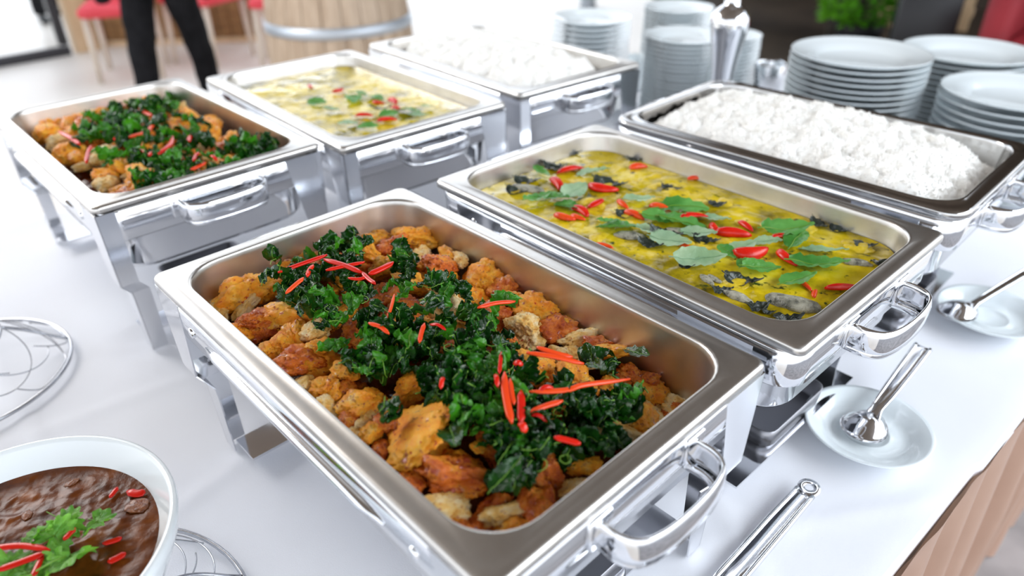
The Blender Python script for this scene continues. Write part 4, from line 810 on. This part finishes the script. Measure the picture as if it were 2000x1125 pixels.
# person
pc = depth_at(335, 100, 3.45); 
def person(name, x, y, rz, label, hgt=1.68, stance=.16, step=.06):
    e = empty(name, (x, y, 0), rz); tag(e, label, 'person'); k = hgt / 1.7
    def body():
        b = B()
        for s in (-1, 1):
            hipx = s * .085; fx = s * stance; st = s * step
            P = np.array([(fx, st, .085), (fx * .99, st + .005, .25), (fx * .93, st + .012, .48), (fx * .80, st * .5 + .01, .68), (hipx * 1.02, 0, .84), (hipx * .8, 0, .93)]) * k
            loops = []
            for (q, rx, ry) in zip(smoothpath(P, 4), np.interp(np.linspace(0, 5, 21), range(6), [.052, .054, .058, .068, .080, .080]), np.interp(np.linspace(0, 5, 21), range(6), [.075, .075, .076, .092, .108, .10])):
                loops.append(np.array([(q[0] + rx * k * math.cos(a) * (1 + .05 * math.sin(3 * a + q[2] * 40)), q[1] + ry * k * math.sin(a), q[2]) for a in np.linspace(0, 2 * math.pi, 18, endpoint=False)]))
            b.add(*loft(loops, True, True))
        return b
    obj('trousers', body().me('trousers', black_cloth), e)
    # torso, neck, head and arms as one skinned figure above the waist
    me = bpy.data.meshes.new('figure'); pts = [(0, 0, .93), (0, 0, 1.08), (0, .01, 1.25), (0, 0, 1.40), (0, 0, 1.47), (0, -.01, 1.56), (0, -.012, 1.66), (-.17, 0, 1.38), (-.25, .01, 1.12), (-.23, -.06, .90), (.17, 0, 1.38), (.25, .01, 1.12), (.23, -.06, .90), (-.215, -.09, .80), (.215, -.09, .80)]
    ed = [(0, 1), (1, 2), (2, 3), (3, 4), (4, 5), (5, 6), (3, 7), (7, 8), (8, 9), (3, 10), (10, 11), (11, 12), (9, 13), (12, 14)]
    me.from_pydata([tuple(np.array(p_) * k) for p_ in pts], ed, []); rd = [(.15, .10), (.14, .10), (.16, .11), (.10, .09), (.055, .055), (.072, .09), (.068, .085), (.06, .06), (.048, .048), (.035, .035), (.06, .06), (.048, .048), (.035, .035), (.03, .045), (.03, .045)]
    o = obj('upper_body', me, e); me.materials.append(black_cloth); sm = o.modifiers.new('skin', 'SKIN'); 
    for v_, q in zip(me.skin_vertices[0].data, rd): v_.radius = (q[0] * k, q[1] * k)
    me.skin_vertices[0].data[0].use_root = True
    ss = o.modifiers.new('sub', 'SUBSURF'); ss.levels = 2; ss.render_levels = 2
    for s in (-1, 1):
        V, F = ICO2; V = V * np.array([.045, .125, .042]) * k + np.array([s * stance * k, (s * step - .05) * k, .042 * k]); V[:, 2] = np.maximum(V[:, 2], .004); obj('shoe', mesh('shoe', V, F, shoe_m), e)
    return e
person('person', pc[0], pc[1], .25, 'person in black trousers and shoes standing behind the back row', 1.66, .135, .08)
po = at(52, 62, 0); po = at(45, 78, 0)
person('person', po[0] - .25, po[1] + .9, .8, 'person in dark trousers walking outside the glass door', 1.7, .12, .2)

# bar counter, door
bw = at(160, 96, 0); bw2 = at(505, 84, 0); c = (bw + bw2) / 2; ln = float(np.linalg.norm(bw2 - bw)); rz = math.atan2(bw2[1] - bw[1], bw2[0] - bw[0])
t = empty('bar_counter', (c[0], c[1], 0), rz); tag(t, 'brown timber bar counter front behind the red chairs', 'counter')
npl = 14
for k in range(npl): obj('plank', mesh('plank', *box((-ln / 2 + ln * (k + .5) / npl, .04 + .004 * (k % 3), .53), (ln / npl - .006, .04, .96), .004), counter_m), t)
obj('counter_top', mesh('counter_top', *box((0, .25, 1.03), (ln + .08, .60, .04), .006), counter_m), t); obj('plinth', mesh('plinth', *box((0, .10, .025), (ln, .1, .05), .003), tan_m), t); obj('back_panel', mesh('back_panel', *box((0, .42, .5), (ln, .03, 1.0)), counter_m), t)
d1 = at(140, 106, 0); d0 = at(0, 131, 0); dv = (d1 - d0) / np.linalg.norm(d1 - d0); dl = 1.25; rz = math.atan2(dv[1], dv[0]); t = empty('door_1', tuple(d1), rz); structure(t, 'glass door with dark frame at the far left')
obj('bottom_rail', mesh('bottom_rail', *box((-dl / 2, 0, .035), (dl, .05, .07), .004), frame_m), t); obj('top_rail', mesh('top_rail', *box((-dl / 2, 0, 2.12), (dl, .05, .08), .004), frame_m), t)
for x in (-.035, -dl + .035): obj('stile', mesh('stile', *box((x, 0, 1.08), (.07, .05, 2.0), .004), frame_m), t)
obj('pane', mesh('pane', *box((-dl / 2, 0, 1.08), (dl - .14, .008, 2.0)), glass_m, False), t)
j = obj('trim_1', mesh('trim_1', *box((.13, .03, 1.1), (.17, .12, 2.2), .006), tan_m), None, tuple(d1), (0, 0, rz)); structure(j, 'tan timber door jamb')
# red chairs
def chair(x, y, rz, label):
    e = empty('dining_chair', (x, y, 0), rz); tag(e, label, 'chair', 'red chairs by the counter')
    obj('seat', mesh('seat', *box((0, 0, .455), (.44, .44, .07), .02), red_m), e); obj('backrest', mesh('backrest', *box((0, .215, .72), (.42, .05, .36), .02), red_m), e)
    for sx in (-1, 1):
        for sy in (-1, 1): obj('leg', mesh('leg', *tube([(sx * .20, sy * .20, 0), (sx * .185, sy * .185, .43)], [.016, .022], 8), legwood), e)
        obj('back_post', mesh('back_post', *tube([(sx * .18, .20, .43), (sx * .18, .225, .88)], .014, 8), legwood), e)
for u, v, r_, lab in [(310, 150, .3, 'red seated chair left of the person in black'), (465, 122, -.4, 'red seated chair right of the person in black'), (620, 128, .2, 'red seated chair beside the barrel')]:
    P = at(u, v, 0); chair(P[0] - .2, P[1] + .1, r_, lab)
# post
P = at(1148, 14, 0); o = obj('post', mesh('post', *lathe([(.085, 0), (.085, .02), (.075, .03), (.075, 2.9), (0, 2.9)], 24), metalgrey), None, (P[0], P[1], 0)); tag(o, 'grey round post standing on the far floor', 'post')
# plants and furniture at the back right
def plant(x, y, z0, hgt, rad, n, label, seed, mat=plant_m):
    r = random.Random(seed); e = empty('potted_plant', (x, y, 0)); tag(e, label, 'plant')
    obj('pot', mesh('pot', *lathe([(0, 0), (.13, 0), (.16, z0 * .9), (.17, z0), (.15, z0), (.145, z0 - .03), (0, z0 - .03)], 28), pot_m), e)
    st = B(); lv = B()
    for k in range(9):
        a = r.uniform(0, 6.3); tip = np.array([rad * .6 * math.cos(a), rad * .6 * math.sin(a), z0 + hgt * r.uniform(.5, .95)]); st.add(*tube(smoothpath([(0, 0, z0 - .03), tip * np.array([.3, .3, .75]), tip], 5), .006, 5))
    for k in range(n):
        a = r.uniform(0, 6.3); q = r.random() ** .5; el = r.uniform(.02, 1); c0 = np.array([rad * q * math.cos(a), rad * q * math.sin(a), z0 + hgt * el]); s = r.uniform(.05, .11); d = np.array([math.cos(a), math.sin(a), r.uniform(-.5, .5)]); sd = np.cross(d, (0, 0, 1)); sd /= np.linalg.norm(sd); nn = np.cross(sd, d)
        lv.add([c0, c0 + d * s * .4 + sd * s * .28 - nn * .01, c0 + d * s, c0 + d * s * .4 - sd * s * .28 - nn * .01, c0 + d * s * .45 + nn * .012], [(0, 1, 4), (1, 2, 4), (2, 3, 4), (3, 0, 4)])
    obj('stems', st.me('stems', bark_m), e); f = obj('foliage', lv.me('foliage', mat), e); f['kind'] = 'stuff'
P = depth_at(1682, 40, 5.1); plant(P[0], P[1], .26, .62, .24, 700, 'bright green leafy potted plant behind the dinner plates', 4)
P = depth_at(1800, 60, 4.6); e = empty('planter', (P[0], P[1], 0), -.4); tag(e, 'black square planter with a dark trunk right of the green plant', 'planter')
obj('box', mesh('planter_box', *box((0, 0, .30), (.34, .34, .60), .012), pot_m), e); obj('trunk', mesh('trunk', *tube([(0, 0, .55), (.02, .01, .9), (-.01, .0, 1.5), (.03, 0, 2.2)], [.07, .06, .05, .04], 10), bark_m), e)
P = depth_at(2130, 40, 3.6); e = empty('sofa', (P[0] + .35, P[1] + .3, 0), -.75); tag(e, 'dark red upholstered armchair at the right edge of the picture', 'armchair')
obj('seat', mesh('seat', *box((0, 0, .24), (.84, .78, .40), .05), red_dk), e); obj('backrest', mesh('backrest', *box((0, .40, .55), (.84, .18, .74), .05), red_dk), e)
for sx in (-1, 1): obj('arm', mesh('arm', *box((sx * .46, .02, .36), (.15, .84, .64), .05), red_dk), e)
P = depth_at(1490, 20, 6.0); e = empty('bench', (P[0], P[1], 0), -.55); tag(e, 'low dark bench with a grey green cushion behind the small cups', 'bench')
obj('bench_seat', mesh('bench_seat', *box((0, 0, .38), (1.3, .5, .06), .01), bark_m), e); obj('cushion', mesh('cushion', *box((.0, .0, .46), (1.2, .46, .10), .04), greyc), e)
for sx in (-1, 1): obj('leg', mesh('leg', *box((sx * .58, 0, .175), (.06, .44, .35), .008), bark_m), e)

P = depth_at(1805, 30, 6.0); e = empty('sunny_floor_stand_in', (P[0], P[1], 0), -.35); tag(e, 'made-up tan slat panel standing in for sunny floor behind the planter', 'stand-in panel')  # added slats; their tan stands for sunlit floor farther back
for k in range(7): obj('slat', mesh('slat', *box((-.30 + .1 * k, 0, .55), (.088, .03, 1.1), .004), tan_m), e)
for z in (.15, .95): obj('rail', mesh('rail', *box((0, .03, z), (.72, .03, .07), .004), tan_m), e)

settle()
